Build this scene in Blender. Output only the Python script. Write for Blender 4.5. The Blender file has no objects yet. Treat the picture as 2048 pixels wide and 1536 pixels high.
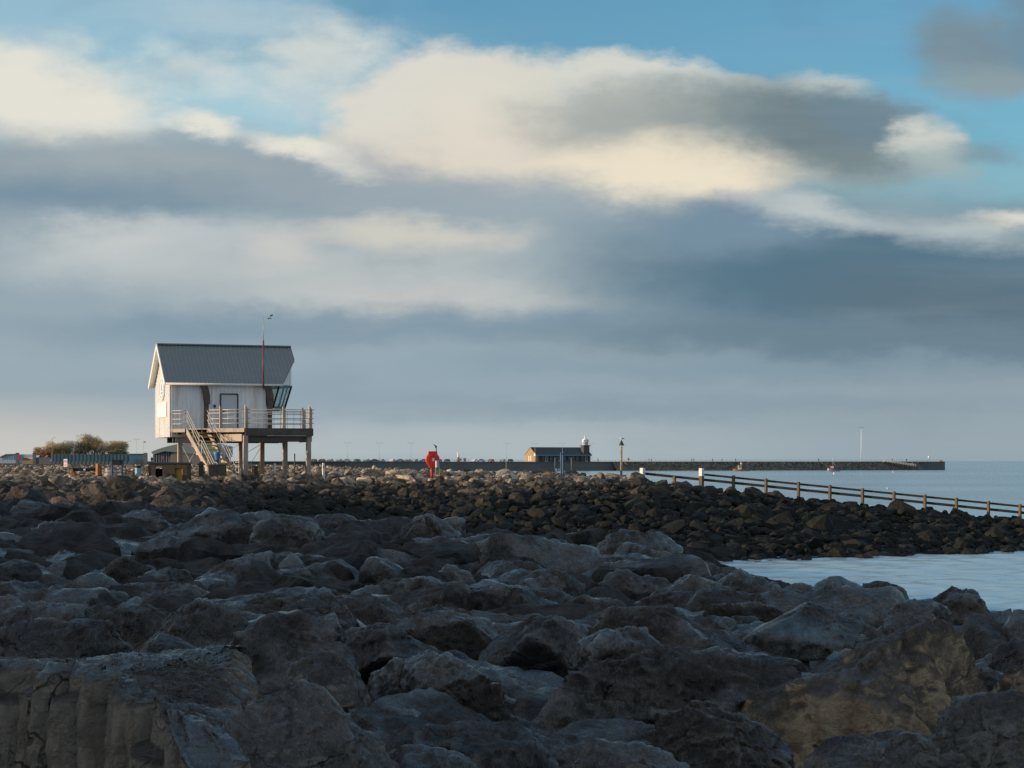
import bpy, bmesh, math, random
import numpy as np
from mathutils import Vector, Matrix
random.seed(7)
RNG = np.random.RandomState(11)
R = math.radians
scene = bpy.context.scene
COL = scene.collection
F = 4000.0            # focal length in photo pixels (2048 wide)
HZ = 922.0            # photo row of the horizon
WATER = -4.6          # eye level is z = 0
SUN_AZ = 11.0          # degrees the sun stands behind the image plane, on the left
SUN_EL = 7.5

def P(px, py, d):
    return Vector(((px - 1024) / F * d, d, (HZ - py) / F * d))

def X_at(px, d): return (px - 1024) / F * d
def Z_at(py, d): return (HZ - py) / F * d

def lin(r, g, b):
    def f(c):
        c /= 255.0
        return c / 12.92 if c <= 0.04045 else ((c + 0.055) / 1.055) ** 2.4
    return (f(r), f(g), f(b), 1.0)

# ------------------------------------------------------------------ tags
def tag(o, label=None, cat=None, group=None, kind=None):
    if label: o['label'] = label
    if cat: o['category'] = cat
    if group: o['group'] = group
    if kind: o['kind'] = kind
    return o

def empty(name, loc, label, cat, group=None, rz=0.0):
    o = bpy.data.objects.new(name, None)
    o.empty_display_size = 0.3
    COL.objects.link(o)
    o.location = loc
    o.rotation_euler = (0, 0, rz)
    bpy.context.view_layer.update()
    return tag(o, label, cat, group)

def copy_tree(o, parent=None):
    c = o.copy()
    COL.objects.link(c)
    if parent is not None:
        c.parent = parent
        c.matrix_parent_inverse = o.matrix_parent_inverse.copy()
    for ch in list(o.children):
        copy_tree(ch, c)
    return c

# ------------------------------------------------------------------ mesh builder (world or local coordinates)
class MB:
    def __init__(self):
        self.v = []; self.f = []; self.sm = []
    def add(self, vs, fs, smooth=False):
        n = len(self.v)
        self.v += [tuple(v) for v in vs]
        self.f += [tuple(i + n for i in f) for f in fs]
        self.sm += [smooth] * len(fs)
        return self
    def box(self, c, s, rz=0.0, rot=None, bev=0.0):
        sx, sy, sz = s[0] / 2, s[1] / 2, s[2] / 2
        m = rot if rot is not None else Matrix.Rotation(rz, 3, 'Z')
        c = Vector(c)
        if bev <= 0:
            pts = [(-sx,-sy,-sz),(sx,-sy,-sz),(sx,sy,-sz),(-sx,sy,-sz),(-sx,-sy,sz),(sx,-sy,sz),(sx,sy,sz),(-sx,sy,sz)]
            fs = [(0,3,2,1),(4,5,6,7),(0,1,5,4),(1,2,6,5),(2,3,7,6),(3,0,4,7)]
            return self.add([c + m @ Vector(p) for p in pts], fs)
        bm = bmesh.new()
        bmesh.ops.create_cube(bm, size=1.0)
        for v in bm.verts: v.co = Vector((v.co.x * s[0], v.co.y * s[1], v.co.z * s[2]))
        bmesh.ops.bevel(bm, geom=bm.edges[:], offset=bev, segments=2, affect='EDGES')
        bm.verts.index_update()
        vs = [c + m @ v.co for v in bm.verts]
        fs = [[v.index for v in f.verts] for f in bm.faces]
        bm.free()
        return self.add(vs, fs)
    def bar(self, a, b, w, h=None):
        """rectangular bar from a to b (width w horizontal, h other)"""
        a = Vector(a); b = Vector(b); h = h or w
        d = (b - a); L = d.length
        if L < 1e-6: return self
        d.normalize()
        up = Vector((0, 0, 1)) if abs(d.z) < 0.95 else Vector((1, 0, 0))
        s = d.cross(up).normalized(); u = s.cross(d).normalized()
        rot = Matrix((d, s, u)).transposed()
        return self.box((a + b) / 2, (L, w, h), rot=rot)
    def tube(self, pts, r, seg=8, r2=None, cap=True):
        pts = [Vector(p) for p in pts]; n = len(pts)
        rs = r if isinstance(r, (list, tuple)) else [r + (((r2 if r2 is not None else r) - r) * i / max(1, n - 1)) for i in range(n)]
        vs = []; fs = []
        for i, p in enumerate(pts):
            d = (pts[min(i + 1, n - 1)] - pts[max(i - 1, 0)]).normalized()
            up = Vector((0, 0, 1)) if abs(d.z) < 0.95 else Vector((1, 0, 0))
            s = d.cross(up).normalized(); u = s.cross(d).normalized()
            for k in range(seg):
                a = 2 * math.pi * k / seg
                vs.append(p + (s * math.cos(a) + u * math.sin(a)) * rs[i])
        for i in range(n - 1):
            for k in range(seg):
                k2 = (k + 1) % seg
                fs.append((i*seg+k, i*seg+k2, (i+1)*seg+k2, (i+1)*seg+k))
        if cap:
            fs.append(tuple(range(seg))); fs.append(tuple((n-1)*seg + k for k in reversed(range(seg))))
        return self.add(vs, fs, True)
    def lathe(self, c, prof, seg=16):
        c = Vector(c); vs = []; fs = []
        for (r, z) in prof:
            for k in range(seg):
                a = 2 * math.pi * k / seg
                vs.append(c + Vector((r * math.cos(a), r * math.sin(a), z)))
        for i in range(len(prof) - 1):
            for k in range(seg):
                k2 = (k + 1) % seg
                fs.append((i*seg+k, i*seg+k2, (i+1)*seg+k2, (i+1)*seg+k))
        fs.append(tuple(reversed(range(seg)))); fs.append(tuple((len(prof)-1)*seg + k for k in range(seg)))
        return self.add(vs, fs, True)
    def prism(self, poly, vec):
        """extrude a planar 3-D polygon by vec"""
        poly = [Vector(p) for p in poly]; vec = Vector(vec); n = len(poly)
        vs = poly + [p + vec for p in poly]
        fs = [tuple(range(n)), tuple(reversed(range(n, 2*n)))]
        for i in range(n):
            j = (i + 1) % n
            fs.append((i, i + n, j + n, j))
        return self.add(vs, fs)
    def build(self, name, mat, parent=None, label=None):
        me = bpy.data.meshes.new(name)
        me.from_pydata(self.v, [], self.f)
        me.polygons.foreach_set('use_smooth', self.sm)
        me.update()
        bm = bmesh.new(); bm.from_mesh(me)
        bmesh.ops.recalc_face_normals(bm, faces=bm.faces[:])
        bm.to_mesh(me); bm.free()
        o = bpy.data.objects.new(name, me)
        COL.objects.link(o)
        if mat is not None: me.materials.append(mat)
        if parent is not None:
            o.parent = parent
            o.matrix_parent_inverse = parent.matrix_world.inverted()
        if label: o['label'] = label
        return o

def np_mesh(name, verts, faces, mat, smooth=True):
    """verts (n,3), faces (m,3|4) numpy"""
    me = bpy.data.meshes.new(name)
    n, m, k = len(verts), len(faces), faces.shape[1]
    me.vertices.add(n); me.vertices.foreach_set('co', np.ascontiguousarray(verts, dtype=np.float32).ravel())
    me.loops.add(m * k); me.loops.foreach_set('vertex_index', np.ascontiguousarray(faces, dtype=np.int32).ravel())
    me.polygons.add(m); me.polygons.foreach_set('loop_start', np.arange(0, m * k, k, dtype=np.int32))
    try: me.polygons.foreach_set('loop_total', np.full(m, k, dtype=np.int32))
    except Exception: pass
    me.polygons.foreach_set('use_smooth', np.full(m, smooth, dtype=bool))
    me.update(calc_edges=True); me.validate()
    if mat is not None: me.materials.append(mat)
    return me

def link(name, me, parent=None):
    o = bpy.data.objects.new(name, me); COL.objects.link(o)
    if parent is not None:
        o.parent = parent; o.matrix_parent_inverse = parent.matrix_world.inverted()
    return o

# ------------------------------------------------------------------ numpy gradient noise
def _hash(ix, iy, iz, seed):
    h = (ix.astype(np.uint32) * np.uint32(374761393)) ^ (iy.astype(np.uint32) * np.uint32(668265263)) ^ (iz.astype(np.uint32) * np.uint32(2246822519)) ^ np.uint32((seed * 3266489917 + 12345) & 0xffffffff)
    h = (h ^ (h >> np.uint32(13))) * np.uint32(1274126177)
    h = (h ^ (h >> np.uint32(16))) * np.uint32(2654435761)
    return h ^ (h >> np.uint32(15))
_G = np.array([[1,1,0],[-1,1,0],[1,-1,0],[-1,-1,0],[1,0,1],[-1,0,1],[1,0,-1],[-1,0,-1],[0,1,1],[0,-1,1],[0,1,-1],[0,-1,-1],[1,1,0],[-1,1,0],[0,-1,1],[0,-1,-1]], dtype=np.float64)
def gnoise(p, seed=0):
    i = np.floor(p).astype(np.int64); f = p - i
    w = f * f * f * (f * (f * 6 - 15) + 10)
    out = np.zeros(len(p))
    for dx in (0, 1):
        for dy in (0, 1):
            for dz in (0, 1):
                g = _G[_hash(i[:,0]+dx, i[:,1]+dy, i[:,2]+dz, seed) & 15]
                d = f - np.array([dx, dy, dz])
                c = (g * d).sum(1)
                ww = (w[:,0] if dx else 1-w[:,0]) * (w[:,1] if dy else 1-w[:,1]) * (w[:,2] if dz else 1-w[:,2])
                out += c * ww
    return out
def fbm(p, seed=0, o=4, gain=0.5):
    s = np.zeros(len(p)); a = 1.0
    for k in range(o):
        s += a * gnoise(p * (2.03 ** k), seed + k * 17); a *= gain
    return s
def ridged(p, seed=0, o=4, gain=0.5):
    s = np.zeros(len(p)); a = 1.0
    for k in range(o):
        s += a * (1 - 2.2 * np.abs(gnoise(p * (2.03 ** k), seed + k * 17))); a *= gain
    return s

_ICO = {}
def ico(sub):
    if sub not in _ICO:
        bm = bmesh.new(); bmesh.ops.create_icosphere(bm, subdivisions=sub, radius=1.0)
        bm.verts.index_update()
        v = np.array([x.co[:] for x in bm.verts]); f = np.array([[q.index for q in x.verts] for x in bm.faces], dtype=np.int32)
        v /= np.linalg.norm(v, axis=1)[:, None]
        bm.free(); _ICO[sub] = (v, f)
    return _ICO[sub]

def hull_radius(dirs, planes, p):
    """soft convex body: planes rows (nx,ny,nz,d)"""
    n = planes[:, :3] / np.linalg.norm(planes[:, :3], axis=1)[:, None]
    q = np.maximum(dirs @ n.T / planes[:, 3][None, :], 0)
    return (q ** p).sum(1) ** (-1.0 / p)

def rock_verts(planes, sub, seed, p=18, amp=1.0, size=1.0, strata=0.0, flute=0.0, sdir=(0.1, 0.15, 1), chips=12, block=1.0, drape=1.0):
    dirs, f = ico(sub)
    # warp directions slightly so the edges are not straight
    w = np.stack([gnoise(dirs * 2.1 + 3.1, seed + 1), gnoise(dirs * 2.1 + 9.7, seed + 2), gnoise(dirs * 2.1 - 5.3, seed + 3)], 1) * 0.12 * amp
    dd = dirs + w; dd /= np.linalg.norm(dd, axis=1)[:, None]
    r = hull_radius(dd, planes, p)
    if chips:  # small broken facets all over
        rs = np.random.RandomState(seed + 77)
        cd = rs.normal(size=(chips, 3)); cd /= np.linalg.norm(cd, axis=1)[:, None]
        n0 = planes[:, :3] / np.linalg.norm(planes[:, :3], axis=1)[:, None]
        cr = 1.0 / np.maximum((cd @ n0.T / planes[:, 3][None]).max(1), 1e-3)
        cn = cd + rs.normal(size=cd.shape) * 0.22; cn /= np.linalg.norm(cn, axis=1)[:, None]
        off = cr * (cn * cd).sum(1) * rs.uniform(0.86, 0.985, chips)
        r = hull_radius(dd, np.vstack([np.hstack([n0, planes[:, 3:]]), np.hstack([cn, off[:, None]])]), p)
    v = dirs * r[:, None]
    L = size
    q = v / L
    d = 0.035 * fbm(q * 1.5 + 11.3, seed + 5, 3) + 0.028 * (ridged(q * 2.6 - 4.2, seed + 9, 3, 0.55) - 0.6)
    d += 0.020 * ridged(q * np.array([7.0, 7.0, 11.0]) + 1.7, seed + 13, 3) + 0.010 * gnoise(q * 24.0, seed + 21)
    if block > 0:   # broken bedding: offsets that jump along joints
        rs2 = np.random.RandomState(seed + 5)
        ax = rs2.normal(size=(3, 3)) * 0.35 + np.eye(3)[[2, 0, 1]]; ax /= np.linalg.norm(ax, axis=1)[:, None]
        wq = 0.30 * np.stack([gnoise(q * 1.9 + 7, seed + 61), gnoise(q * 1.9 - 3, seed + 62), gnoise(q * 1.9 + 15, seed + 63)], 1)
        cc = np.stack([(q + wq) @ ax[0] * 3.4, (q + wq) @ ax[1] * 1.9, (q + wq) @ ax[2] * 1.7], 1)
        fl = np.floor(cc).astype(np.int64)
        hsh = (_hash(fl[:, 0], fl[:, 1], fl[:, 2], seed + 9) & 255) / 255.0
        d += block * 0.050 * (hsh - 0.62)
        fr = np.abs(cc - np.round(cc)).min(1)
        d -= block * 0.022 * np.clip(1 - fr / 0.07, 0, 1)
    if drape > 0:   # ropes of weed running down the slope
        sl = np.stack([q[:, 0] * 7.5 + 0.8 * q[:, 2], q[:, 1] * 2.2, q[:, 2] * 2.0], 1)
        sl = sl + 0.5 * np.stack([gnoise(q * 2.3, seed + 71), gnoise(q * 2.3 + 5, seed + 72), gnoise(q * 2.3 - 5, seed + 73)], 1)
        d += drape * 0.030 * (ridged(sl, seed + 75, 3, 0.6) - 0.8) * np.clip(dirs[:, 2] + 0.35, 0, 1)
    if strata > 0:
        s = np.array(sdir, dtype=float); s /= np.linalg.norm(s)
        h = q @ s + 0.10 * fbm(q * 1.6, seed + 31, 2)
        t = h * (7.0 + (seed % 3)); t = t + 0.35 * gnoise(q * 3.1, seed + 33)
        saw = t - np.floor(t)
        d += strata * (np.minimum(saw * 1.3, 1.0) ** 1.5 * 0.06 - 0.035) * (0.6 + 0.8 * gnoise(q * 2.2, seed + 41))
    if flute > 0:
        side = np.clip(1.15 - np.maximum(dirs[:, 2], 0) * 2.2, 0, 1)
        s = (q[:, 0] * 0.72 - q[:, 1] * 0.70) * 3.1 + 0.35 * gnoise(q * np.array([1.5, 1.5, 0.8]), seed + 51) + 0.6 * gnoise(np.stack([q[:, 0] * 1.1, q[:, 1] * 1.1, q[:, 2] * 0.2], 1), seed + 55)
        fr = s - np.floor(s); col = np.floor(s).astype(np.int64)
        hs = (_hash(col, col * 0, col * 0, seed) & 255) / 255.0
        d += flute * side * (0.15 * (np.sqrt(np.maximum(1 - (2 * fr - 1) ** 2, 0)) - 0.75) + 0.12 * (hs - 0.5))
    v = v + dirs * (d * amp * L)[:, None]
    return v, f

def random_planes(rs, n=16, lo=0.72, hi=1.08):
    d = rs.normal(size=(n, 3)); d /= np.linalg.norm(d, axis=1)[:, None]
    base = np.array([[1,0,0],[-1,0,0],[0,1,0],[0,-1,0],[0,0,1],[0,0,-1]]) + rs.normal(size=(6, 3)) * 0.25
    d = np.vstack([d, base / np.linalg.norm(base, axis=1)[:, None]])
    return np.hstack([d, rs.uniform(lo, hi, size=(len(d), 1))])

# ------------------------------------------------------------------ materials
def nodes_of(name):
    m = bpy.data.materials.new(name); m.use_nodes = True
    nt = m.node_tree; b = nt.nodes['Principled BSDF']
    return m, nt, b
def N(nt, t, **kw):
    n = nt.nodes.new(t)
    for k, v in kw.items():
        if k.startswith('i_'):
            n.inputs[k[2:].replace('_', ' ')].default_value = v
        else: setattr(n, k, v)
    return n
def ramp(nt, fac, stops, interp='LINEAR'):
    n = nt.nodes.new('ShaderNodeValToRGB'); n.color_ramp.interpolation = interp
    e = n.color_ramp.elements
    while len(e) < len(stops): e.new(0.5)
    for x, (pos, c) in zip(e, stops):
        x.position = pos; x.color = c if len(c) == 4 else (*c, 1)
    nt.links.new(fac, n.inputs[0]); return n.outputs[0]
def noise(nt, vec, scale, detail=4, rough=0.55, dist=0.0):
    n = nt.nodes.new('ShaderNodeTexNoise')
    n.inputs['Scale'].default_value = scale; n.inputs['Detail'].default_value = detail
    n.inputs['Roughness'].default_value = rough; n.inputs['Distortion'].default_value = dist
    if vec is not None: nt.links.new(vec, n.inputs['Vector'])
    return n.outputs[0]
def mixc(nt, fac, a, b, mode='MIX'):
    n = nt.nodes.new('ShaderNodeMix'); n.data_type = 'RGBA'; n.blend_type = mode
    for sock, val in ((n.inputs[0], fac), (n.inputs[6], a), (n.inputs[7], b)):
        if hasattr(val, 'is_linked'): nt.links.new(val, sock)
        else: sock.default_value = val if not isinstance(val, tuple) or len(val) == 4 else (*val, 1)
    return n.outputs[2]
def math_(nt, op, a, b=0.0, c=None, clamp=False):
    n = nt.nodes.new('ShaderNodeMath'); n.operation = op; n.use_clamp = clamp
    vals = [a, b] + ([c] if c is not None else [])
    for i, val in enumerate(vals):
        if hasattr(val, 'is_linked'): nt.links.new(val, n.inputs[i])
        else: n.inputs[i].default_value = val
    return n.outputs[0]
def smooth(nt, x, lo, hi, a=0.0, b=1.0):
    n = nt.nodes.new('ShaderNodeMapRange'); n.interpolation_type = 'SMOOTHSTEP'
    nt.links.new(x, n.inputs[0])
    n.inputs[1].default_value = lo; n.inputs[2].default_value = hi; n.inputs[3].default_value = a; n.inputs[4].default_value = b
    return n.outputs[0]

def paint(name, col, rough=0.55, metal=0.0, var=0.18, scale=3.0, bump=0.15, stain=None, spec=0.5, stretch=(1,1,1)):
    """painted / plain surface with wear: colour varies, faint bumps, optional stains"""
    m, nt, b = nodes_of(name)
    tc = N(nt, 'ShaderNodeTexCoord')
    mp = N(nt, 'ShaderNodeMapping'); mp.inputs['Scale'].default_value = stretch
    nt.links.new(tc.outputs['Object'], mp.inputs[0])
    n1 = noise(nt, mp.outputs[0], scale, 6, 0.6)
    c = mixc(nt, n1, tuple(x * (1 - var) for x in col[:3]), tuple(min(1, x * (1 + var)) for x in col[:3]))
    if stain is not None:
        n2 = noise(nt, mp.outputs[0], scale * 0.7, 5, 0.65, 0.6)
        c = mixc(nt, smooth(nt, n2, 0.5, 0.68, 0, 0.75), c, stain)
    nt.links.new(c, b.inputs['Base Color'])
    b.inputs['Roughness'].default_value = rough; b.inputs['Metallic'].default_value = metal
    b.inputs['Specular IOR Level'].default_value = spec
    if bump > 0:
        bp = N(nt, 'ShaderNodeBump'); bp.inputs['Strength'].default_value = bump; bp.inputs['Distance'].default_value = 0.02
        nt.links.new(noise(nt, mp.outputs[0], scale * 6, 5), bp.inputs['Height'])
        nt.links.new(bp.outputs[0], b.inputs['Normal'])
    return m

def rock_material(name, bare, weed, weed_amt=0.55, lichen=0.5, rnd=True, gloss=0.42, spread=1.0):
    m, nt, b = nodes_of(name)
    L = nt.links
    tc = N(nt, 'ShaderNodeTexCoord'); geo = N(nt, 'ShaderNodeNewGeometry'); oi = N(nt, 'ShaderNodeObjectInfo')
    off = N(nt, 'ShaderNodeVectorMath', operation='MULTIPLY_ADD')
    comb = N(nt, 'ShaderNodeCombineXYZ')
    for i in range(3): L.new(oi.outputs['Random'], comb.inputs[i])
    L.new(comb.outputs[0], off.inputs[0]); off.inputs[1].default_value = (37, 53, 71); L.new(tc.outputs['Object'], off.inputs[2])
    v = off.outputs[0]
    sep = N(nt, 'ShaderNodeSeparateXYZ'); L.new(geo.outputs['Normal'], sep.inputs[0])
    big = noise(nt, v, 1.3, 5, 0.6, 0.5)
    mid = noise(nt, v, 6.0, 8, 0.65, 0.3)
    fine = noise(nt, v, 32.0, 6, 0.7)
    # streaks that run down the faces
    mp = N(nt, 'ShaderNodeMapping'); mp.inputs['Scale'].default_value = (9, 9, 1.6); L.new(v, mp.inputs[0])
    streak = noise(nt, mp.outputs[0], 1.0, 6, 0.65, 0.8)
    bare_c = mixc(nt, big, tuple(x * 0.55 for x in bare), tuple(x * 1.35 for x in bare))
    bare_c = mixc(nt, smooth(nt, streak, 0.45, 0.7, 0, 0.55), bare_c, (bare[0]*0.55, bare[1]*0.42, bare[2]*0.30, 1))
    bare_c = mixc(nt, smooth(nt, mid, 0.35, 0.75, 0, 0.55), bare_c, tuple(x * 0.35 for x in bare))
    weed_c = mixc(nt, smooth(nt, math_(nt, 'ADD', math_(nt, 'MULTIPLY', mid, 0.6), math_(nt, 'MULTIPLY', fine, 0.4)), 0.33, 0.66), tuple(x * 0.10 for x in weed), tuple(x * 1.85 for x in weed))
    weed_c = mixc(nt, smooth(nt, big, 0.5, 0.72, 0, 0.6), weed_c, (0.030, 0.020, 0.013, 1))
    # weed grows over the tops
    hgt = math_(nt, 'ADD', sep.outputs[2], math_(nt, 'MULTIPLY_ADD', big, 1.6 * spread, -0.8 * spread))
    hgt = math_(nt, 'ADD', hgt, math_(nt, 'MULTIPLY_ADD', mid, 0.9 * spread, -0.45 * spread))
    wm = smooth(nt, hgt, 0.50 - weed_amt, 1.05 - weed_amt)
    wm = math_(nt, 'MULTIPLY', wm, math_(nt, 'MULTIPLY_ADD', oi.outputs['Random'], 0.25, 0.8))
    c = mixc(nt, wm, bare_c, weed_c)
    # lichen and barnacles
    vo = N(nt, 'ShaderNodeTexVoronoi'); vo.inputs['Scale'].default_value = 11.0; L.new(v, vo.inputs['Vector'])
    spot = math_(nt, 'MULTIPLY', smooth(nt, vo.outputs['Distance'], 0.20, 0.07), smooth(nt, noise(nt, v, 2.2, 3), 0.52, 0.66))
    c = mixc(nt, math_(nt, 'MULTIPLY', spot, lichen), c, (0.15, 0.145, 0.125, 1))
    lich = math_(nt, 'MULTIPLY', smooth(nt, noise(nt, v, 3.4, 6, 0.7), 0.60, 0.70), lichen * 0.6)
    c = mixc(nt, lich, c, (0.075, 0.045, 0.014, 1))
    # pale weed strands with sky glints put into the colour, salt-bleached scuffs on bare stone
    mp3 = N(nt, 'ShaderNodeMapping'); mp3.inputs['Scale'].default_value = (11, 2.6, 3.0); mp3.inputs['Rotation'].default_value = (0.25, 0.1, 0.6); L.new(v, mp3.inputs[0])
    st = noise(nt, mp3.outputs[0], 1.5, 8, 0.66, 1.8)
    line = smooth(nt, math_(nt, 'ABSOLUTE', math_(nt, 'SUBTRACT', st, 0.5)), 0.030, 0.004)
    line = math_(nt, 'MULTIPLY', line, smooth(nt, noise(nt, v, 2.6, 4, 0.6), 0.40, 0.58))
    c = mixc(nt, math_(nt, 'MULTIPLY', line, math_(nt, 'MULTIPLY_ADD', wm, 0.55, 0.15)), c, (0.22, 0.205, 0.19, 1))
    scuff = smooth(nt, noise(nt, v, 4.2, 9, 0.74, 0.6), 0.56, 0.70)
    c = mixc(nt, math_(nt, 'MULTIPLY', scuff, 0.45), c, tuple(min(0.45, x * 2.2 + 0.03) for x in bare))
    # paler arrises: edge highlights put into the colour
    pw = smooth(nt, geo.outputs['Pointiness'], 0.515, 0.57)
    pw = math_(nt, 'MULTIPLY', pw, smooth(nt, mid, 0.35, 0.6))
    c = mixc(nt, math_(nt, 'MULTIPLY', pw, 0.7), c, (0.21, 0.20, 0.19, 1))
    # joints and cracks hold dirt
    wn2 = N(nt, 'ShaderNodeTexNoise'); wn2.inputs['Scale'].default_value = 1.8; wn2.inputs['Detail'].default_value = 6; L.new(v, wn2.inputs['Vector'])
    wv2 = mixc(nt, 0.42, v, wn2.outputs['Color'], 'LINEAR_LIGHT')
    vd = N(nt, 'ShaderNodeTexVoronoi'); vd.feature = 'DISTANCE_TO_EDGE'; vd.inputs['Scale'].default_value = 1.9; L.new(wv2, vd.inputs['Vector'])
    vd2 = N(nt, 'ShaderNodeTexVoronoi'); vd2.feature = 'DISTANCE_TO_EDGE'; vd2.inputs['Scale'].default_value = 5.5; L.new(wv2, vd2.inputs['Vector'])
    crack = math_(nt, 'MAXIMUM', smooth(nt, vd.outputs['Distance'], 0.030, 0.004), math_(nt, 'MULTIPLY', smooth(nt, vd2.outputs['Distance'], 0.030, 0.005), smooth(nt, big, 0.48, 0.6)))
    c = mixc(nt, math_(nt, 'MULTIPLY', crack, math_(nt, 'MULTIPLY', smooth(nt, noise(nt, v, 0.9, 3), 0.42, 0.60), 0.8)), c, (0.008, 0.008, 0.008, 1))
    L.new(c, b.inputs['Base Color'])
    rg = mixc(nt, wm, (0.72, 0.72, 0.72, 1), (gloss, gloss, gloss, 1))
    rg2 = math_(nt, 'ADD', rg, math_(nt, 'MULTIPLY_ADD', mid, 0.5, -0.25))
    L.new(rg2, b.inputs['Roughness'])
    b.inputs['Specular IOR Level'].default_value = 0.5
    # a film of sea water lies on part of the weed
    wetp = math_(nt, 'MULTIPLY', smooth(nt, noise(nt, v, 1.1, 3, 0.5), 0.47, 0.57), wm)
    L.new(wetp, b.inputs['Coat Weight']); b.inputs['Coat Roughness'].default_value = 0.22; b.inputs['Coat IOR'].default_value = 1.9
    # relief
    b1 = N(nt, 'ShaderNodeBump'); b1.inputs['Strength'].default_value = 0.9; b1.inputs['Distance'].default_value = 0.07
    L.new(mid, b1.inputs['Height'])
    mp2 = N(nt, 'ShaderNodeMapping'); mp2.inputs['Scale'].default_value = (16, 4, 5); mp2.inputs['Rotation'].default_value = (0.2, 0.1, 0.5); L.new(v, mp2.inputs[0])
    weedh = noise(nt, mp2.outputs[0], 1.6, 7, 0.72, 1.6)
    hh = math_(nt, 'ADD', math_(nt, 'MULTIPLY', weedh, wm), math_(nt, 'MULTIPLY', fine, 0.35))
    b2 = N(nt, 'ShaderNodeBump'); b2.inputs['Strength'].default_value = 1.0; b2.inputs['Distance'].default_value = 0.11
    L.new(hh, b2.inputs['Height']); L.new(b1.outputs[0], b2.inputs['Normal'])
    b3 = N(nt, 'ShaderNodeBump'); b3.inputs['Strength'].default_value = 0.8; b3.inputs['Distance'].default_value = 0.06
    L.new(math_(nt, 'SUBTRACT', 1.0, math_(nt, 'MULTIPLY', crack, smooth(nt, noise(nt, v, 0.9, 3), 0.42, 0.60))), b3.inputs['Height']); L.new(b2.outputs[0], b3.inputs['Normal'])
    L.new(b3.outputs[0], b.inputs['Normal']); L.new(b2.outputs[0], b.inputs['Coat Normal'])
    return m

def far_rock_material(name):
    m, nt, b = nodes_of(name); L = nt.links
    at = N(nt, 'ShaderNodeAttribute', attribute_name='tint')
    geo = N(nt, 'ShaderNodeNewGeometry'); tc = N(nt, 'ShaderNodeTexCoord')
    sep = N(nt, 'ShaderNodeSeparateXYZ'); L.new(geo.outputs['Position'], sep.inputs[0])
    n1 = noise(nt, tc.outputs['Object'], 2.2, 7, 0.65, 0.3)
    n2 = noise(nt, tc.outputs['Object'], 0.35, 4, 0.6)
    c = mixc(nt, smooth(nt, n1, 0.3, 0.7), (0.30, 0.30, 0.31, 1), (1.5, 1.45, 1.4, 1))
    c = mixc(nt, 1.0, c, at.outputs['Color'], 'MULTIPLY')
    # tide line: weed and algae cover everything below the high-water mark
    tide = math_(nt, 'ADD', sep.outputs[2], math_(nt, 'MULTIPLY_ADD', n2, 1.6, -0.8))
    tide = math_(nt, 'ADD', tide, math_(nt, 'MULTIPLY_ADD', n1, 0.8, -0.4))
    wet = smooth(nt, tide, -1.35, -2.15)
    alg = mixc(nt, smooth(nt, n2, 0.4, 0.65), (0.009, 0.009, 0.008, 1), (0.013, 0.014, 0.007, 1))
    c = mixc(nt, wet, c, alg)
    L.new(c, b.inputs['Base Color'])
    b.inputs['Roughness'].default_value = 0.75
    b.inputs['Specular IOR Level'].default_value = 0.3
    bp = N(nt, 'ShaderNodeBump'); bp.inputs['Strength'].default_value = 1.0; bp.inputs['Distance'].default_value = 0.12
    L.new(noise(nt, tc.outputs['Object'], 4.5, 8, 0.7), bp.inputs['Height']); L.new(bp.outputs[0], b.inputs['Normal'])
    return m

M = {}
M['rock'] = rock_material('dark_shore_rock', (0.0125, 0.0155, 0.0195), (0.062, 0.055, 0.052), 0.60, 0.35)  # weed set paler than stone: skylight on the tops put into the colour
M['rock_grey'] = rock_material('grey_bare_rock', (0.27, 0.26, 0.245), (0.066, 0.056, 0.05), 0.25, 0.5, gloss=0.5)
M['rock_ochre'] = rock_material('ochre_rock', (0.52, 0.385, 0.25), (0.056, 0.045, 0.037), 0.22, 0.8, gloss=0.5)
M['rock_weed'] = rock_material('weedy_rock', (0.018, 0.0215, 0.026), (0.07, 0.062, 0.058), 0.85, 0.3, gloss=0.36)  # paler weed again carries the skylight on top faces
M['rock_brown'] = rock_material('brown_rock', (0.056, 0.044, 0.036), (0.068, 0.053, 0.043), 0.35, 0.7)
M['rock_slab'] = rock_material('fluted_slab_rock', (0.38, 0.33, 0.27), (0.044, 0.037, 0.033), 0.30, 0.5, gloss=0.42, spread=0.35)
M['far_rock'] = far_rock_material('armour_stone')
M['white_clad'] = paint('white_cladding', (0.86, 0.87, 0.87), 0.5, 0, 0.07, 1.6, 0.05, stain=(0.66, 0.62, 0.55, 1), stretch=(1.6, 1.6, 0.16))
M['white_trim'] = paint('white_trim', (0.78, 0.77, 0.74), 0.5, 0, 0.05, 2, 0.05)
M['sign_white'] = paint('sign_white', (0.86, 0.87, 0.88), 0.35, 0, 0.02, 2, 0.0)
M['sign_blue'] = paint('sign_pale_blue', (0.38, 0.50, 0.66), 0.4, 0, 0.1, 2, 0.0)
M['roof_metal'] = paint('slate_grey_roof_sheet', (0.20, 0.225, 0.24), 0.55, 0, 0.10, 1.5, 0.05, stain=(0.225, 0.245, 0.245, 1))
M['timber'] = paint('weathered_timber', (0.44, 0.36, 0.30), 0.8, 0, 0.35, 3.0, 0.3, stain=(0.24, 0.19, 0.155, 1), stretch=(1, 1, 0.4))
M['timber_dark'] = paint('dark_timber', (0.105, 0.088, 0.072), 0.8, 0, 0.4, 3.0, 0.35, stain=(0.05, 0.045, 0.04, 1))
M['timber_wet'] = paint('wet_groyne_timber', (0.026, 0.022, 0.019), 0.75, 0, 0.4, 4.0, 0.4, stain=(0.012, 0.012, 0.010, 1))
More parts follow.
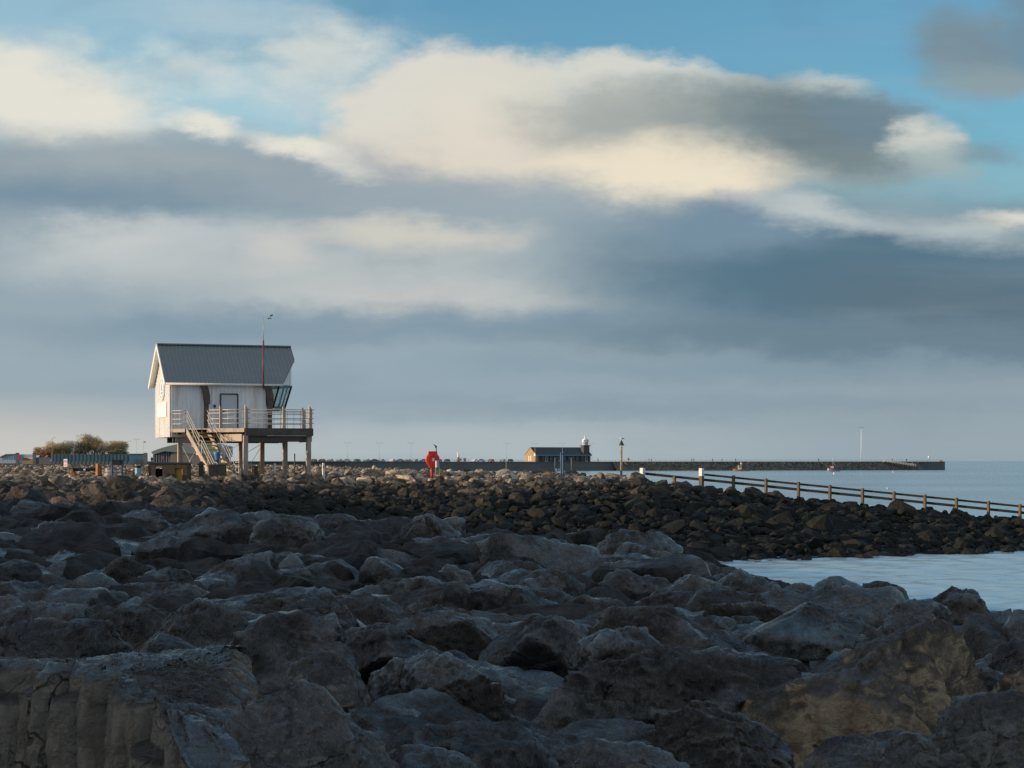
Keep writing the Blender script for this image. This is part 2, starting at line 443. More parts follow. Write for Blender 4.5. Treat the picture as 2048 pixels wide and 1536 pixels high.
M['timber_post'] = paint('groyne_post_timber', (0.14, 0.09, 0.052), 0.8, 0, 0.35, 4.0, 0.4, stain=(0.12, 0.075, 0.04, 1))
M['galv'] = paint('galvanised_steel', (0.52, 0.48, 0.45), 0.5, 0.15, 0.1, 4, 0.0)
M['steel_dark'] = paint('dark_steel', (0.045, 0.048, 0.055), 0.5, 0.2, 0.2, 4, 0.1)
M['mast_red'] = paint('mast_red_brown', (0.16, 0.05, 0.04), 0.5, 0.2, 0.2, 4, 0.0)
M['nosing'] = paint('yellow_stair_nosing', (0.52, 0.38, 0.05), 0.7, 0, 0.25, 6, 0.2)
M['tread'] = paint('dark_stair_tread', (0.10, 0.085, 0.06), 0.8, 0, 0.3, 6, 0.3)
M['door'] = paint('pale_grey_door', (0.55, 0.58, 0.60), 0.4, 0, 0.05, 2, 0.0)
M['frame_dark'] = paint('dark_window_frame', (0.035, 0.037, 0.042), 0.4, 0, 0.1, 2, 0.0)
M['red_plastic'] = paint('red_plastic', (0.80, 0.035, 0.015), 0.38, 0, 0.08, 3, 0.03)
M['red_post'] = paint('red_painted_post', (0.62, 0.035, 0.02), 0.5, 0, 0.2, 5, 0.1, stain=(0.2, 0.05, 0.03, 1))
M['white_paint'] = paint('white_paint', (0.72, 0.71, 0.68), 0.5, 0, 0.08, 4, 0.05)
M['violet_pale'] = paint('pale_lilac_paint', (0.50, 0.50, 0.58), 0.5, 0, 0.06, 4, 0.05)
M['green_paint'] = paint('dark_green_paint', (0.025, 0.055, 0.040), 0.5, 0, 0.2, 4, 0.05)
M['pole_cream'] = paint('cream_pole', (0.48, 0.42, 0.28), 0.6, 0, 0.2, 4, 0.1)
M['blue_paint'] = paint('faded_blue_paint', (0.085, 0.17, 0.30), 0.55, 0, 0.15, 3, 0.1)
M['blue_deep'] = paint('deep_blue_paint', (0.045, 0.10, 0.28), 0.5, 0, 0.15, 3, 0.1)
M['blue_bin'] = paint('blue_plastic', (0.04, 0.18, 0.42), 0.45, 0, 0.08, 3, 0.0)
M['pale_blue'] = paint('pale_blue_paint', (0.28, 0.42, 0.50), 0.5, 0, 0.12, 3, 0.05)
M['black'] = paint('black_plastic', (0.018, 0.019, 0.022), 0.5, 0, 0.1, 3, 0.05)
M['rust'] = paint('rusted_steel', (0.34, 0.15, 0.045), 0.85, 0, 0.4, 5, 0.4, stain=(0.14, 0.06, 0.025, 1))
M['rust_dark'] = paint('dark_rusted_plate', (0.075, 0.055, 0.045), 0.85, 0, 0.4, 3, 0.4, stain=(0.13, 0.07, 0.04, 1))
M['yellow_rust'] = paint('yellow_stained_panel', (0.50, 0.30, 0.04), 0.75, 0, 0.3, 5, 0.2, stain=(0.30, 0.13, 0.03, 1))
M['sign_pink'] = paint('weathered_red_white_sign', (0.80, 0.62, 0.60), 0.4, 0, 0.05, 4, 0.0)
M['sign_red'] = paint('sign_red', (0.55, 0.05, 0.05), 0.4, 0, 0.05, 4, 0.0)
M['jetty_wall'] = paint('jetty_stone', (0.110, 0.116, 0.112), 0.9, 0, 0.30, 0.08, 0.3, stain=(0.085, 0.092, 0.082, 1))
M['jetty_rock'] = paint('jetty_rock_facing', (0.115, 0.108, 0.090), 0.9, 0, 0.6, 0.35, 0.5, stain=(0.20, 0.16, 0.10, 1))
M['sandstone'] = paint('sandstone_wall', (0.34, 0.23, 0.13), 0.85, 0, 0.2, 0.6, 0.2)
M['slate_dark'] = paint('dark_slate_roof', (0.050, 0.056, 0.058), 0.6, 0, 0.2, 0.8, 0.2)
M['blue_fascia'] = paint('blue_fascia', (0.10, 0.22, 0.33), 0.5, 0, 0.1, 1, 0.0)
M['brown_wall'] = paint('brown_timber_wall', (0.085, 0.065, 0.060), 0.7, 0, 0.25, 1, 0.1)
M['glass_dark'] = paint('dark_glazing', (0.06, 0.085, 0.10), 0.15, 0, 0.1, 1, 0.0)
M['lamp_grey'] = paint('grey_lamp_post', (0.40, 0.44, 0.46), 0.5, 0.1, 0.1, 1, 0.0)
M['hoarding'] = paint('blue_green_hoarding', (0.062, 0.125, 0.165), 0.6, 0, 0.2, 0.35, 0.05, stain=(0.085, 0.155, 0.19, 1))
M['hoarding_low'] = paint('grey_green_hoarding_base', (0.105, 0.145, 0.145), 0.7, 0, 0.2, 0.5, 0.05)
M['arch_roof'] = paint('pale_green_arch_roof', (0.22, 0.26, 0.25), 0.5, 0, 0.08, 0.3, 0.0)
M['arch_wall'] = paint('tan_grey_wall', (0.20, 0.185, 0.165), 0.7, 0, 0.1, 0.3, 0.0)
M['stadium'] = paint('pale_lilac_panel', (0.42, 0.46, 0.56), 0.6, 0, 0.15, 0.4, 0.0)
M['tan_wall'] = paint('tan_wall', (0.33, 0.25, 0.17), 0.8, 0, 0.2, 0.6, 0.1)
M['grey_wall'] = paint('grey_wall', (0.13, 0.15, 0.16), 0.8, 0, 0.2, 0.6, 0.1)
M['bark'] = paint('bark', (0.115, 0.090, 0.068), 0.9, 0, 0.3, 2, 0.3)
M['twig'] = paint('bare_twigs', (0.50, 0.385, 0.22), 0.9, 0, 0.35, 0.8, 0.0)
M['ivy'] = paint('ivy_leaves', (0.15, 0.14, 0.07), 0.7, 0, 0.4, 0.8, 0.0)
M['bramble'] = paint('russet_scrub', (0.42, 0.27, 0.14), 0.9, 0, 0.35, 0.8, 0.0)
M['gull_white'] = paint('gull_white', (0.75, 0.75, 0.74), 0.7, 0, 0.03, 4, 0.0)
M['gull_grey'] = paint('gull_grey', (0.30, 0.32, 0.35), 0.7, 0, 0.05, 4, 0.0)
M['cloth_dark'] = paint('dark_clothes', (0.03, 0.032, 0.04), 0.9, 0, 0.2, 4, 0.0)
M['hull_brown'] = paint('brown_hull', (0.16, 0.09, 0.05), 0.6, 0, 0.2, 1, 0.0)
M['hull_blue'] = paint('blue_hull', (0.07, 0.16, 0.25), 0.5, 0, 0.15, 1, 0.0)
M['cabin_cream'] = paint('cream_cabin', (0.55, 0.48, 0.33), 0.5, 0, 0.1, 1, 0.0)
M['cabin_red'] = paint('red_cabin', (0.42, 0.10, 0.08), 0.5, 0, 0.1, 1, 0.0)
M['buoy_pink'] = paint('pink_buoy', (0.70, 0.45, 0.62), 0.5, 0, 0.05, 1, 0.0)
M['brick'] = paint('dark_red_brick', (0.22, 0.12, 0.08), 0.85, 0, 0.25, 1.0, 0.2)

def glass_material():
    m = bpy.data.materials.new('window_glass'); m.use_nodes = True
    nt = m.node_tree; nt.nodes.clear()
    out = N(nt, 'ShaderNodeOutputMaterial'); tr = N(nt, 'ShaderNodeBsdfTransparent'); gl = N(nt, 'ShaderNodeBsdfGlossy')
    tr.inputs[0].default_value = (0.86, 0.88, 0.85, 1); gl.inputs['Roughness'].default_value = 0.03
    mx = N(nt, 'ShaderNodeMixShader')
    mx.inputs[0].default_value = 0.15; nt.links.new(tr.outputs[0], mx.inputs[1]); nt.links.new(gl.outputs[0], mx.inputs[2])
    nt.links.new(mx.outputs[0], out.inputs[0]); return m
M['glass'] = glass_material()

def water_material():
    m, nt, b = nodes_of('sea_water'); L = nt.links
    geo = N(nt, 'ShaderNodeNewGeometry'); pos = geo.outputs['Position']
    def mp(sx, sy, rz=0.0):
        n = N(nt, 'ShaderNodeMapping'); n.inputs['Scale'].default_value = (sx, sy, 1); n.inputs['Rotation'].default_value = (0, 0, rz)
        L.new(pos, n.inputs[0]); return n.outputs[0]
    swell = noise(nt, mp(0.02, 0.05, 0.15), 1.0, 3, 0.5)
    chop = noise(nt, mp(0.35, 0.9, 0.2), 1.0, 4, 0.6, 0.3)
    rip = noise(nt, mp(2.2, 4.5, -0.1), 1.0, 4, 0.6, 0.4)
    patch = noise(nt, mp(0.006, 0.03, 0.05), 1.0, 4, 0.6)
    h = math_(nt, 'ADD', math_(nt, 'MULTIPLY', swell, 0.9), math_(nt, 'ADD', math_(nt, 'MULTIPLY', chop, 0.30), math_(nt, 'MULTIPLY', rip, 0.05)))
    bp = N(nt, 'ShaderNodeBump'); bp.inputs['Strength'].default_value = 0.13; bp.inputs['Distance'].default_value = 0.25
    L.new(h, bp.inputs['Height']); L.new(bp.outputs[0], b.inputs['Normal'])
    # a few breaking crests offshore
    foam = None
    for (px, py, rx, ry) in ((1640, 977.5, 4.2, 5.0), (1930, 978.5, 13.0, 2.2), (1490, 971, 3, 1.2)):
        d = -WATER * F / (py - HZ)
        s = N(nt, 'ShaderNodeVectorMath', operation='SUBTRACT'); L.new(pos, s.inputs[0]); s.inputs[1].default_value = (X_at(px, d), d, WATER)
        dv = N(nt, 'ShaderNodeVectorMath', operation='DIVIDE'); L.new(s.outputs[0], dv.inputs[0]); dv.inputs[1].default_value = (rx, ry, 1.0)
        ln = N(nt, 'ShaderNodeVectorMath', operation='LENGTH'); L.new(dv.outputs[0], ln.inputs[0])
        e = smooth(nt, math_(nt, 'ADD', ln.outputs['Value'], math_(nt, 'MULTIPLY_ADD', chop, 1.6, -0.8)), 1.0, 0.45)
        foam = e if foam is None else math_(nt, 'MAXIMUM', foam, e)
    c = mixc(nt, smooth(nt, patch, 0.35, 0.65), (0.40, 0.52, 0.60, 1), (0.46, 0.58, 0.65, 1))
    c = mixc(nt, foam, c, (0.75, 0.78, 0.80, 1))
    L.new(c, b.inputs['Base Color']); b.inputs['Roughness'].default_value = 0.6; b.inputs['Specular IOR Level'].default_value = 0.0
    gl = N(nt, 'ShaderNodeBsdfGlossy'); gl.inputs['Color'].default_value = (0.96, 1.0, 1.0, 1)
    L.new(smooth(nt, patch, 0.35, 0.65, 0.14, 0.22), gl.inputs['Roughness']); L.new(bp.outputs[0], gl.inputs['Normal'])
    lw = N(nt, 'ShaderNodeFresnel'); lw.inputs[0].default_value = 1.7
    fac = math_(nt, 'MULTIPLY', math_(nt, 'MINIMUM', math_(nt, 'MULTIPLY_ADD', lw.outputs[0], 0.42, 0.30), 0.66), math_(nt, 'SUBTRACT', 1.0, foam))
    mx = N(nt, 'ShaderNodeMixShader'); L.new(fac, mx.inputs[0]); L.new(b.outputs[0], mx.inputs[1]); L.new(gl.outputs[0], mx.inputs[2])
    L.new(mx.outputs[0], nt.nodes['Material Output'].inputs[0])
    return m
M['water'] = water_material()

def ground_material():
    m, nt, b = nodes_of('shore_ground'); L = nt.links
    geo = N(nt, 'ShaderNodeNewGeometry'); pos = geo.outputs['Position']
    n1 = noise(nt, pos, 0.8, 8, 0.65); n2 = noise(nt, pos, 0.05, 5, 0.6)
    c = ramp(nt, n1, [(0.3, (0.006, 0.006, 0.007)), (0.55, (0.020, 0.019, 0.017)), (0.75, (0.06, 0.052, 0.042))])
    c = mixc(nt, smooth(nt, n2, 0.5, 0.62, 0, 0.5), c, (0.05, 0.055, 0.028, 1))
    L.new(c, b.inputs['Base Color']); b.inputs['Roughness'].default_value = 0.9
    bp = N(nt, 'ShaderNodeBump'); bp.inputs['Strength'].default_value = 0.8; bp.inputs['Distance'].default_value = 0.1
    L.new(noise(nt, pos, 3.0, 8, 0.7), bp.inputs['Height']); L.new(bp.outputs[0], b.inputs['Normal'])
    return m
M['ground'] = ground_material()
# ================================================================== camera, sun, sky
cam_d = bpy.data.cameras.new('camera'); cam = bpy.data.objects.new('camera', cam_d); COL.objects.link(cam)
cam.location = (0, 0, 0); cam.rotation_euler = (R(90), 0, 0)
cam_d.sensor_fit = 'HORIZONTAL'; cam_d.sensor_width = 36.0; cam_d.lens = 36.0 * F / 2048.0
cam_d.shift_y = (HZ - 768.0) / 2048.0
cam_d.clip_start = 0.5; cam_d.clip_end = 90000.0
scene.camera = cam
scene.view_settings.view_transform = 'Standard'; scene.view_settings.look = 'None'
scene.view_settings.exposure = 0.0; scene.view_settings.gamma = 1.0
scene.cycles.use_denoising = True; scene.cycles.denoising_prefilter = 'NONE'
scene.cycles.max_bounces = 6; scene.cycles.diffuse_bounces = 3; scene.cycles.glossy_bounces = 3; scene.cycles.transparent_max_bounces = 12

sun_dir = Vector((-math.cos(R(SUN_AZ)) * math.cos(R(SUN_EL)), -math.sin(R(SUN_AZ)) * math.cos(R(SUN_EL)), math.sin(R(SUN_EL))))
sd = bpy.data.lights.new('sun', 'SUN'); sd.energy = 5.0; sd.angle = R(0.55); sd.color = (1.0, 0.76, 0.52)
so = bpy.data.objects.new('sun', sd); COL.objects.link(so); so.location = (-60, -10, 40)
so.rotation_euler = (-sun_dir).to_track_quat('-Z', 'Y').to_euler()

def build_world():
    w = bpy.data.worlds.new('World'); scene.world = w; w.use_nodes = True
    nt = w.node_tree; L = nt.links; nt.nodes.clear()
    out = N(nt, 'ShaderNodeOutputWorld')
    sky = N(nt, 'ShaderNodeTexSky'); sky.sky_type = 'NISHITA'; sky.sun_disc = False
    sky.sun_elevation = R(SUN_EL); sky.sun_rotation = math.atan2(sun_dir.x, sun_dir.y)
    sky.air_density = 1.0; sky.dust_density = 0.6; sky.ozone_density = 2.0
    tc = N(nt, 'ShaderNodeTexCoord'); d = tc.outputs['Generated']
    sep = N(nt, 'ShaderNodeSeparateXYZ'); L.new(d, sep.inputs[0])
    x, y, z = sep.outputs
    ys = math_(nt, 'MAXIMUM', y, 0.02)
    u = math_(nt, 'MULTIPLY', math_(nt, 'DIVIDE', x, ys), 4.0)
    v = math_(nt, 'MULTIPLY', math_(nt, 'DIVIDE', z, ys), 4.0)
    front = smooth(nt, y, 0.25, 0.65)
    uv = N(nt, 'ShaderNodeCombineXYZ'); L.new(u, uv.inputs[0]); L.new(v, uv.inputs[1])
    def mapped(sx, sy, off=0.0, rz=0.0):
        m = N(nt, 'ShaderNodeMapping'); m.inputs['Scale'].default_value = (sx, sy, 1); m.inputs['Location'].default_value = (off, off * 0.7, off * 1.3); m.inputs['Rotation'].default_value = (0, 0, rz)
        L.new(uv.outputs[0], m.inputs[0]); return m.outputs[0]
    # domain warp gives torn, wind-drawn edges
    wn = N(nt, 'ShaderNodeTexNoise'); wn.inputs['Scale'].default_value = 1.0; wn.inputs['Detail'].default_value = 9; wn.inputs['Roughness'].default_value = 0.62
    L.new(mapped(2.6, 5.5, 3.1), wn.inputs['Vector'])
    wsub = N(nt, 'ShaderNodeVectorMath', operation='SUBTRACT'); L.new(wn.outputs['Color'], wsub.inputs[0]); wsub.inputs[1].default_value = (0.5, 0.5, 0.5)
    wmul = N(nt, 'ShaderNodeVectorMath', operation='MULTIPLY'); L.new(wsub.outputs[0], wmul.inputs[0]); wmul.inputs[1].default_value = (0.34, 0.15, 0)
    wadd = N(nt, 'ShaderNodeVectorMath', operation='ADD'); L.new(uv.outputs[0], wadd.inputs[0]); L.new(wmul.outputs[0], wadd.inputs[1])
    q = wadd.outputs[0]
    n_big = math_(nt, 'SUBTRACT', noise(nt, mapped(3.2, 6.5, 8.7), 1.0, 9, 0.58), 0.5)
    n_det = math_(nt, 'SUBTRACT', noise(nt, mapped(9.0, 14.0, 5.3, 0.2), 1.0, 8, 0.6, 0.4), 0.5)
    n_str = math_(nt, 'SUBTRACT', noise(nt, mapped(1.6, 13.0, 1.9, 0.03), 1.0, 5, 0.5), 0.5)
    # clear sky: physical sky, tinted a little towards the photograph's teal
    nish = mixc(nt, 1.0, sky.outputs[0], (SKY_T[0], SKY_T[1], SKY_T[2], 1), 'MULTIPLY')
    nish = mixc(nt, 1.0, nish, (0.46, 0.52, 0.66, 1), 'DARKEN')   # thin cloud veils the glare round the sun
    # grey veil low over the sea, thinning with height
    el = math_(nt, 'DIVIDE', z, math_(nt, 'SQRT', math_(nt, 'MAXIMUM', math_(nt, 'SUBTRACT', 1.0, math_(nt, 'MULTIPLY', z, z)), 0.0001)))
    e4 = math_(nt, 'MULTIPLY', el, 4.0)   # = photo rows above the horizon / 1000 straight ahead
    vp = N(nt, 'ShaderNodeMapRange'); L.new(math_(nt, 'ADD', e4, math_(nt, 'MULTIPLY', n_str, 0.10)), vp.inputs[0]); vp.inputs[1].default_value = -0.05; vp.inputs[2].default_value = 0.65
    def rw(py): return ((HZ - py) / 1000.0 + 0.05) / 0.70
    veil_c = ramp(nt, vp.outputs[0], [(0.0, lin(150,166,174)), (rw(915), lin(172,184,188)), (rw(870), lin(172,183,188)), (rw(800), lin(148,166,177)), (rw(720), lin(146,166,178)), (rw(640), lin(140,161,175)), (rw(520), lin(155,170,178)), (1.0, lin(165,180,186))])
    veil_c = mixc(nt, math_(nt, 'MULTIPLY', math_(nt, 'MULTIPLY', smooth(nt, u, -0.1, 0.9), front), 0.8), veil_c, lin(142, 159, 169))
    veil_a = smooth(nt, math_(nt, 'ADD', e4, math_(nt, 'MULTIPLY', n_big, 0.2)), 0.60, 0.42)
    c = mixc(nt, veil_a, nish, veil_c)
    # warm air to the left, where the sun stands
    glow = smooth(nt, math_(nt, 'ADD', math_(nt, 'MULTIPLY', x, -1.0), 0.0), 0.10, 0.9)
    glow = math_(nt, 'MULTIPLY', glow, smooth(nt, z, 0.55, 0.10))
    c = mixc(nt, math_(nt, 'MULTIPLY', glow, 0.40), c, lin(238, 214, 178))
    low = math_(nt, 'MULTIPLY', smooth(nt, u, -0.2, -1.05), smooth(nt, e4, 0.16, 0.0))
    c = mixc(nt, math_(nt, 'MULTIPLY', low, 0.55), c, lin(218, 206, 192))
    # cloud banks around the rest of the sky (outside the view)
    mg = N(nt, 'ShaderNodeMapping'); mg.inputs['Scale'].default_value = (2.2, 2.2, 5.0); L.new(d, mg.inputs[0])
    gen = noise(nt, mg.outputs[0], 1.0, 6, 0.55)
    gcol = mixc(nt, smooth(nt, gen, 0.46, 0.66), lin(150, 166, 178), lin(226, 225, 220))
    ga = math_(nt, 'MULTIPLY', smooth(nt, gen, 0.36, 0.50), math_(nt, 'SUBTRACT', 1.0, front))
    c = mixc(nt, ga, c, gcol)
    # away from the sunset the low sky is a plain blue grey
    back = math_(nt, 'MULTIPLY', smooth(nt, y, 0.05, -0.45), smooth(nt, z, 0.75, 0.25))
    c = mixc(nt, math_(nt, 'MULTIPLY', back, 0.8), c, mixc(nt, smooth(nt, gen, 0.35, 0.6), lin(128, 152, 176), lin(168, 184, 198)))
    # cloud masses: (x, y, rx, ry, tilt, colour, lo, hi, edge noise, opacity) in rows and columns of 1/1000 rad*4
    B = CLOUDS
    for (px, py, rx, ry, rot, col, lo, hi, k, op) in B:
        m = N(nt, 'ShaderNodeMapping'); m.vector_type = 'TEXTURE'
        m.inputs['Location'].default_value = ((px - 1024) / 1000.0, (HZ - py) / 1000.0, 0)
        m.inputs['Rotation'].default_value = (0, 0, R(-rot)); m.inputs['Scale'].default_value = (rx / 1000.0, ry / 1000.0, 1)
        L.new(q, m.inputs[0])
        g = N(nt, 'ShaderNodeTexGradient'); g.gradient_type = 'SPHERICAL'; L.new(m.outputs[0], g.inputs[0])
        val = math_(nt, 'MULTIPLY_ADD', n_str if ry < 75 else n_big, k, g.outputs['Fac'])
        if py < 420: val = math_(nt, 'MULTIPLY_ADD', n_det, 0.45 * k, val)
        # nothing outside the cloud itself
        a = smooth(nt, val, lo, hi, 0, op)
        a = math_(nt, 'MULTIPLY', a, smooth(nt, g.outputs['Fac'], 0.0, 0.12))
        a = math_(nt, 'MULTIPLY', a, front) if False else a
        c = mixc(nt, a, c, lin(*col))
    # faint streaks through everything
    c = mixc(nt, math_(nt, 'MULTIPLY', smooth(nt, n_str, -0.05, 0.25), 0.06), c, lin(215, 214, 205))
    c = mixc(nt, math_(nt, 'MULTIPLY', smooth(nt, n_big, -0.02, -0.25), 0.14), c, lin(105, 130, 148))
    bg = N(nt, 'ShaderNodeBackground'); bg.inputs['Strength'].default_value = 1.0
    L.new(c, bg.inputs[0]); L.new(bg.outputs[0], out.inputs[0])
SKY_T = (0.115, 0.175, 0.200)
CLOUDS = [
 (60, 20, 900, 380, 0, (164,200,216), 0.0, 0.9, 0.3, 0.65),
 (420, 250, 560, 230, 0, (172,205,217), 0.0, 0.7, 0.2, 0.85),
 # left cream cloud
 (110, 205, 360, 170, 0, (229,226,214), 0.10, 0.72, 0.7, 0.97),
 (400, 125, 160, 90, 0, (210,218,216), 0.0, 0.85, 1.0, 0.8),
 (640, 125, 230, 150, 0, (212,218,214), 0.0, 0.75, 1.0, 0.9),
 (460, 20, 280, 65, 0, (184,204,212), 0.0, 0.95, 0.6, 0.6),
 (618, 225, 70, 80, 0, (190,205,214), 0.0, 0.95, 0.6, 0.5),
 # centre cloud
 (800, 315, 225, 215, 0, (219,216,206), 0.12, 0.46, 0.6, 1.0),
 (910, 235, 285, 180, 0, (218,216,207), 0.12, 0.46, 0.65, 1.0),
 (1140, 255, 400, 200, 4, (214,213,203), 0.12, 0.46, 0.6, 1.0),
 (1270, 175, 250, 105, 6, (212,213,205), 0.12, 0.5, 0.8, 0.95),
 (1000, 350, 520, 165, 0, (219,210,197), 0.06, 0.7, 0.5, 0.95),
 (960, 250, 230, 160, 0, (228,221,205), 0.0, 0.95, 0.6, 0.55),
 (1480, 200, 220, 50, 14, (198,206,202), 0.05, 0.7, 0.6, 0.95),
 (1640, 185, 150, 42, 0, (198,206,204), 0.05, 0.75, 0.6, 0.9),
 (1520, 290, 480, 150, 4, (156,169,170), 0.04, 0.62, 0.4, 0.95),
 (1330, 262, 430, 135, 2, (150,160,160), 0.04, 0.80, 0.4, 0.95),
 (1640, 268, 390, 125, 5, (110,129,136), 0.04, 0.72, 0.5, 1.0),
 (1740, 235, 190, 80, 8, (108,132,147), 0.05, 0.8, 0.5, 0.85),
 (1230, 240, 230, 110, 0, (170,174,170), 0.0, 0.95, 0.4, 0.7),
 (1310, 378, 400, 130, -3, (233,222,200), 0.06, 0.66, 0.3, 1.0),
 (1330, 375, 260, 80, -3, (236,226,204), 0.0, 0.9, 0.3, 0.8),
 (1850, 268, 100, 68, 0, (206,209,202), 0.08, 0.75, 0.6, 0.95),
 (1870, 312, 130, 70, 0, (160,177,180), 0.05, 0.9, 0.6, 0.9),
 (1970, 292, 140, 45, 0, (122,155,170), 0.05, 0.9, 0.8, 0.8),
 # top right
 (1930, 90, 180, 120, 0, (120,141,154), 0.04, 0.85, 0.7, 0.95),
 (1960, 140, 180, 65, 0, (136,156,163), 0.05, 0.9, 0.7, 0.9),
 (2060, 50, 120, 150, 0, (114,142,160), 0.08, 0.8, 0.6, 0.9),
 # left grey belly
 (100, 400, 950, 185, 3, (142,158,168), 0.02, 0.68, 0.5, 1.0),
 (560, 388, 560, 155, 10, (146,161,171), 0.03, 0.7, 0.5, 1.0),
 (300, 340, 420, 80, 3, (160,171,175), 0.0, 0.95, 0.5, 0.75),
 (120, 430, 600, 110, -2, (119,144,162), 0.0, 0.8, 0.4, 0.95),
 (1000, 425, 650, 95, 6, (152,166,176), 0.05, 0.75, 0.4, 0.9),
 (392, 250, 95, 50, 20, (228,226,214), 0.05, 0.8, 0.7, 0.95),
 (605, 310, 210, 48, 14, (228,225,213), 0.05, 0.75, 0.7, 1.0),
 # grey cover
 (1000, 560, 2200, 200, 0, (150,168,178), 0.05, 0.5, 0.3, 0.9),
 (330, 495, 480, 100, -3, (186,194,196), 0.04, 0.8, 0.7, 0.95),
 (720, 550, 640, 135, 0, (184,191,192), 0.02, 0.85, 0.7, 0.9),
 (800, 468, 360, 46, 0, (208,205,194), 0.02, 0.95, 0.9, 0.9),
 (880, 595, 460, 66, 0, (195,198,195), 0.02, 0.9, 0.8, 0.9),
 (520, 500, 150, 66, 0, (202,202,197), 0.0, 0.95, 0.8, 0.8),
 (230, 480, 200, 50, -4, (200,203,201), 0.0, 0.95, 0.9, 0.7),
 # dark right band
 (1850, 570, 950, 220, 2, (92,121,139), 0.02, 0.65, 0.35, 1.0),
 (1500, 465, 300, 95, 0, (118,143,161), 0.05, 0.8, 0.5, 0.95),
 (1750, 560, 500, 100, 0, (86,116,134), 0.0, 0.9, 0.4, 0.9),
 (1900, 610, 500, 90, 0, (94,116,130), 0.02, 0.85, 0.5, 0.9),
 (1500, 670, 700, 65, 0, (108,131,146), 0.02, 0.85, 0.6, 0.9),
 (1950, 690, 460, 60, 0, (104,127,143), 0.02, 0.85, 0.6, 0.8),
 (1640, 440, 240, 46, 12, (196,203,202), 0.0, 1.0, 0.8, 0.85),
 (1890, 458, 320, 66, 4, (186,197,199), 0.0, 1.0, 0.8, 0.85),
 (2000, 442, 170, 38, 5, (224,220,207), 0.0, 0.95, 0.7, 0.9),
 # low streaks
 (650, 650, 900, 60, 0, (122,146,164), 0.02, 0.85, 0.7, 0.75),
 (300, 740, 700, 46, 0, (158,174,184), 0.0, 0.9, 0.8, 0.5),
 (1500, 740, 800, 50, 0, (130,152,166), 0.0, 0.9, 0.8, 0.7),
 (1300, 815, 900, 40, 0, (130,151,164), 0.0, 0.9, 0.8, 0.6),
 (1850, 860, 700, 50, 0, (146,163,172), 0.0, 0.9, 0.8, 0.5),
]
build_world()
# ================================================================== terrain
def sstep(x, a, b):
    t = np.clip((x - a) / (b - a), 0, 1); return t * t * (3 - 2 * t)
def surf(X, Y):
    """mean level of the rock tops (eye level = 0)"""
    X = np.asarray(X, dtype=float); Y = np.asarray(Y, dtype=float)
    Ys = np.maximum(Y, 3.0)
    px = X / Ys * F + 1024
    Yc = np.interp(px, [-500, 0, 400, 850, 1250, 1450, 1600, 1800, 2000, 2300, 3000], [70, 66, 54, 50, 43, 34, 30.5, 27, 24, 21, 18])
    a = np.interp(px, [0, 400, 850, 1250], [0.42, 0.28, 0.12, 0.0])
    zn = -1.72 + a * sstep(Y, 15, 55)
    w = sstep(px, 250, 750)
    zn = zn - 0.30 * sstep(px, 1380, 1580) * sstep(Y / Yc, 0.62, 1.0) - 0.10 * sstep(Y / Yc, 0.75, 1.0)
    yt = np.interp(px, [300, 1000, 1500, 2048, 2400], [84, 86, 91.5, 100.5, 107])
    zt = np.interp(px, [1145, 1285, 1403, 2048, 2300, 2600], [-0.88, -1.14, -1.62, -3.42, -4.1, -5.5])
    t = np.clip((Y - yt) / (112 - yt), 0, 1)
    mound = np.where(Y < yt, -4.75 - (yt - Y) * 0.3, -4.75 + (zt + 4.75) * t ** 0.92)
    flat = -1.34 + 0.48 * sstep(Y, 60, 112)
    far = flat * (1 - w) + np.maximum(mound, -6.5) * w
    near_drop = zn - np.maximum(Y - Yc, 0) * (0.55 * w + 0.0)
    z = np.where(Y < Yc, zn, np.where(w > 0.0, np.maximum(near_drop * w + (1 - w) * flat, far), flat))
    # behind the mound
    xe = np.interp(Y, [112, 119, 550, 800, 3000], [4.2, 3.8, -60, -82, -300])
    back = np.where(X < xe, -0.84, -0.84 - (X - xe) * 0.35)
    backr = zt - np.maximum(Y - 118.5, 0) * 0.5
    zb = np.where(px < 1150, np.where(Y < 118.5, np.maximum(zt, back) * 0 + zt, np.minimum(back, -0.82)), backr)
    z = np.where(Y >= 112, zb, z)
    return np.maximum(z, -7.0)

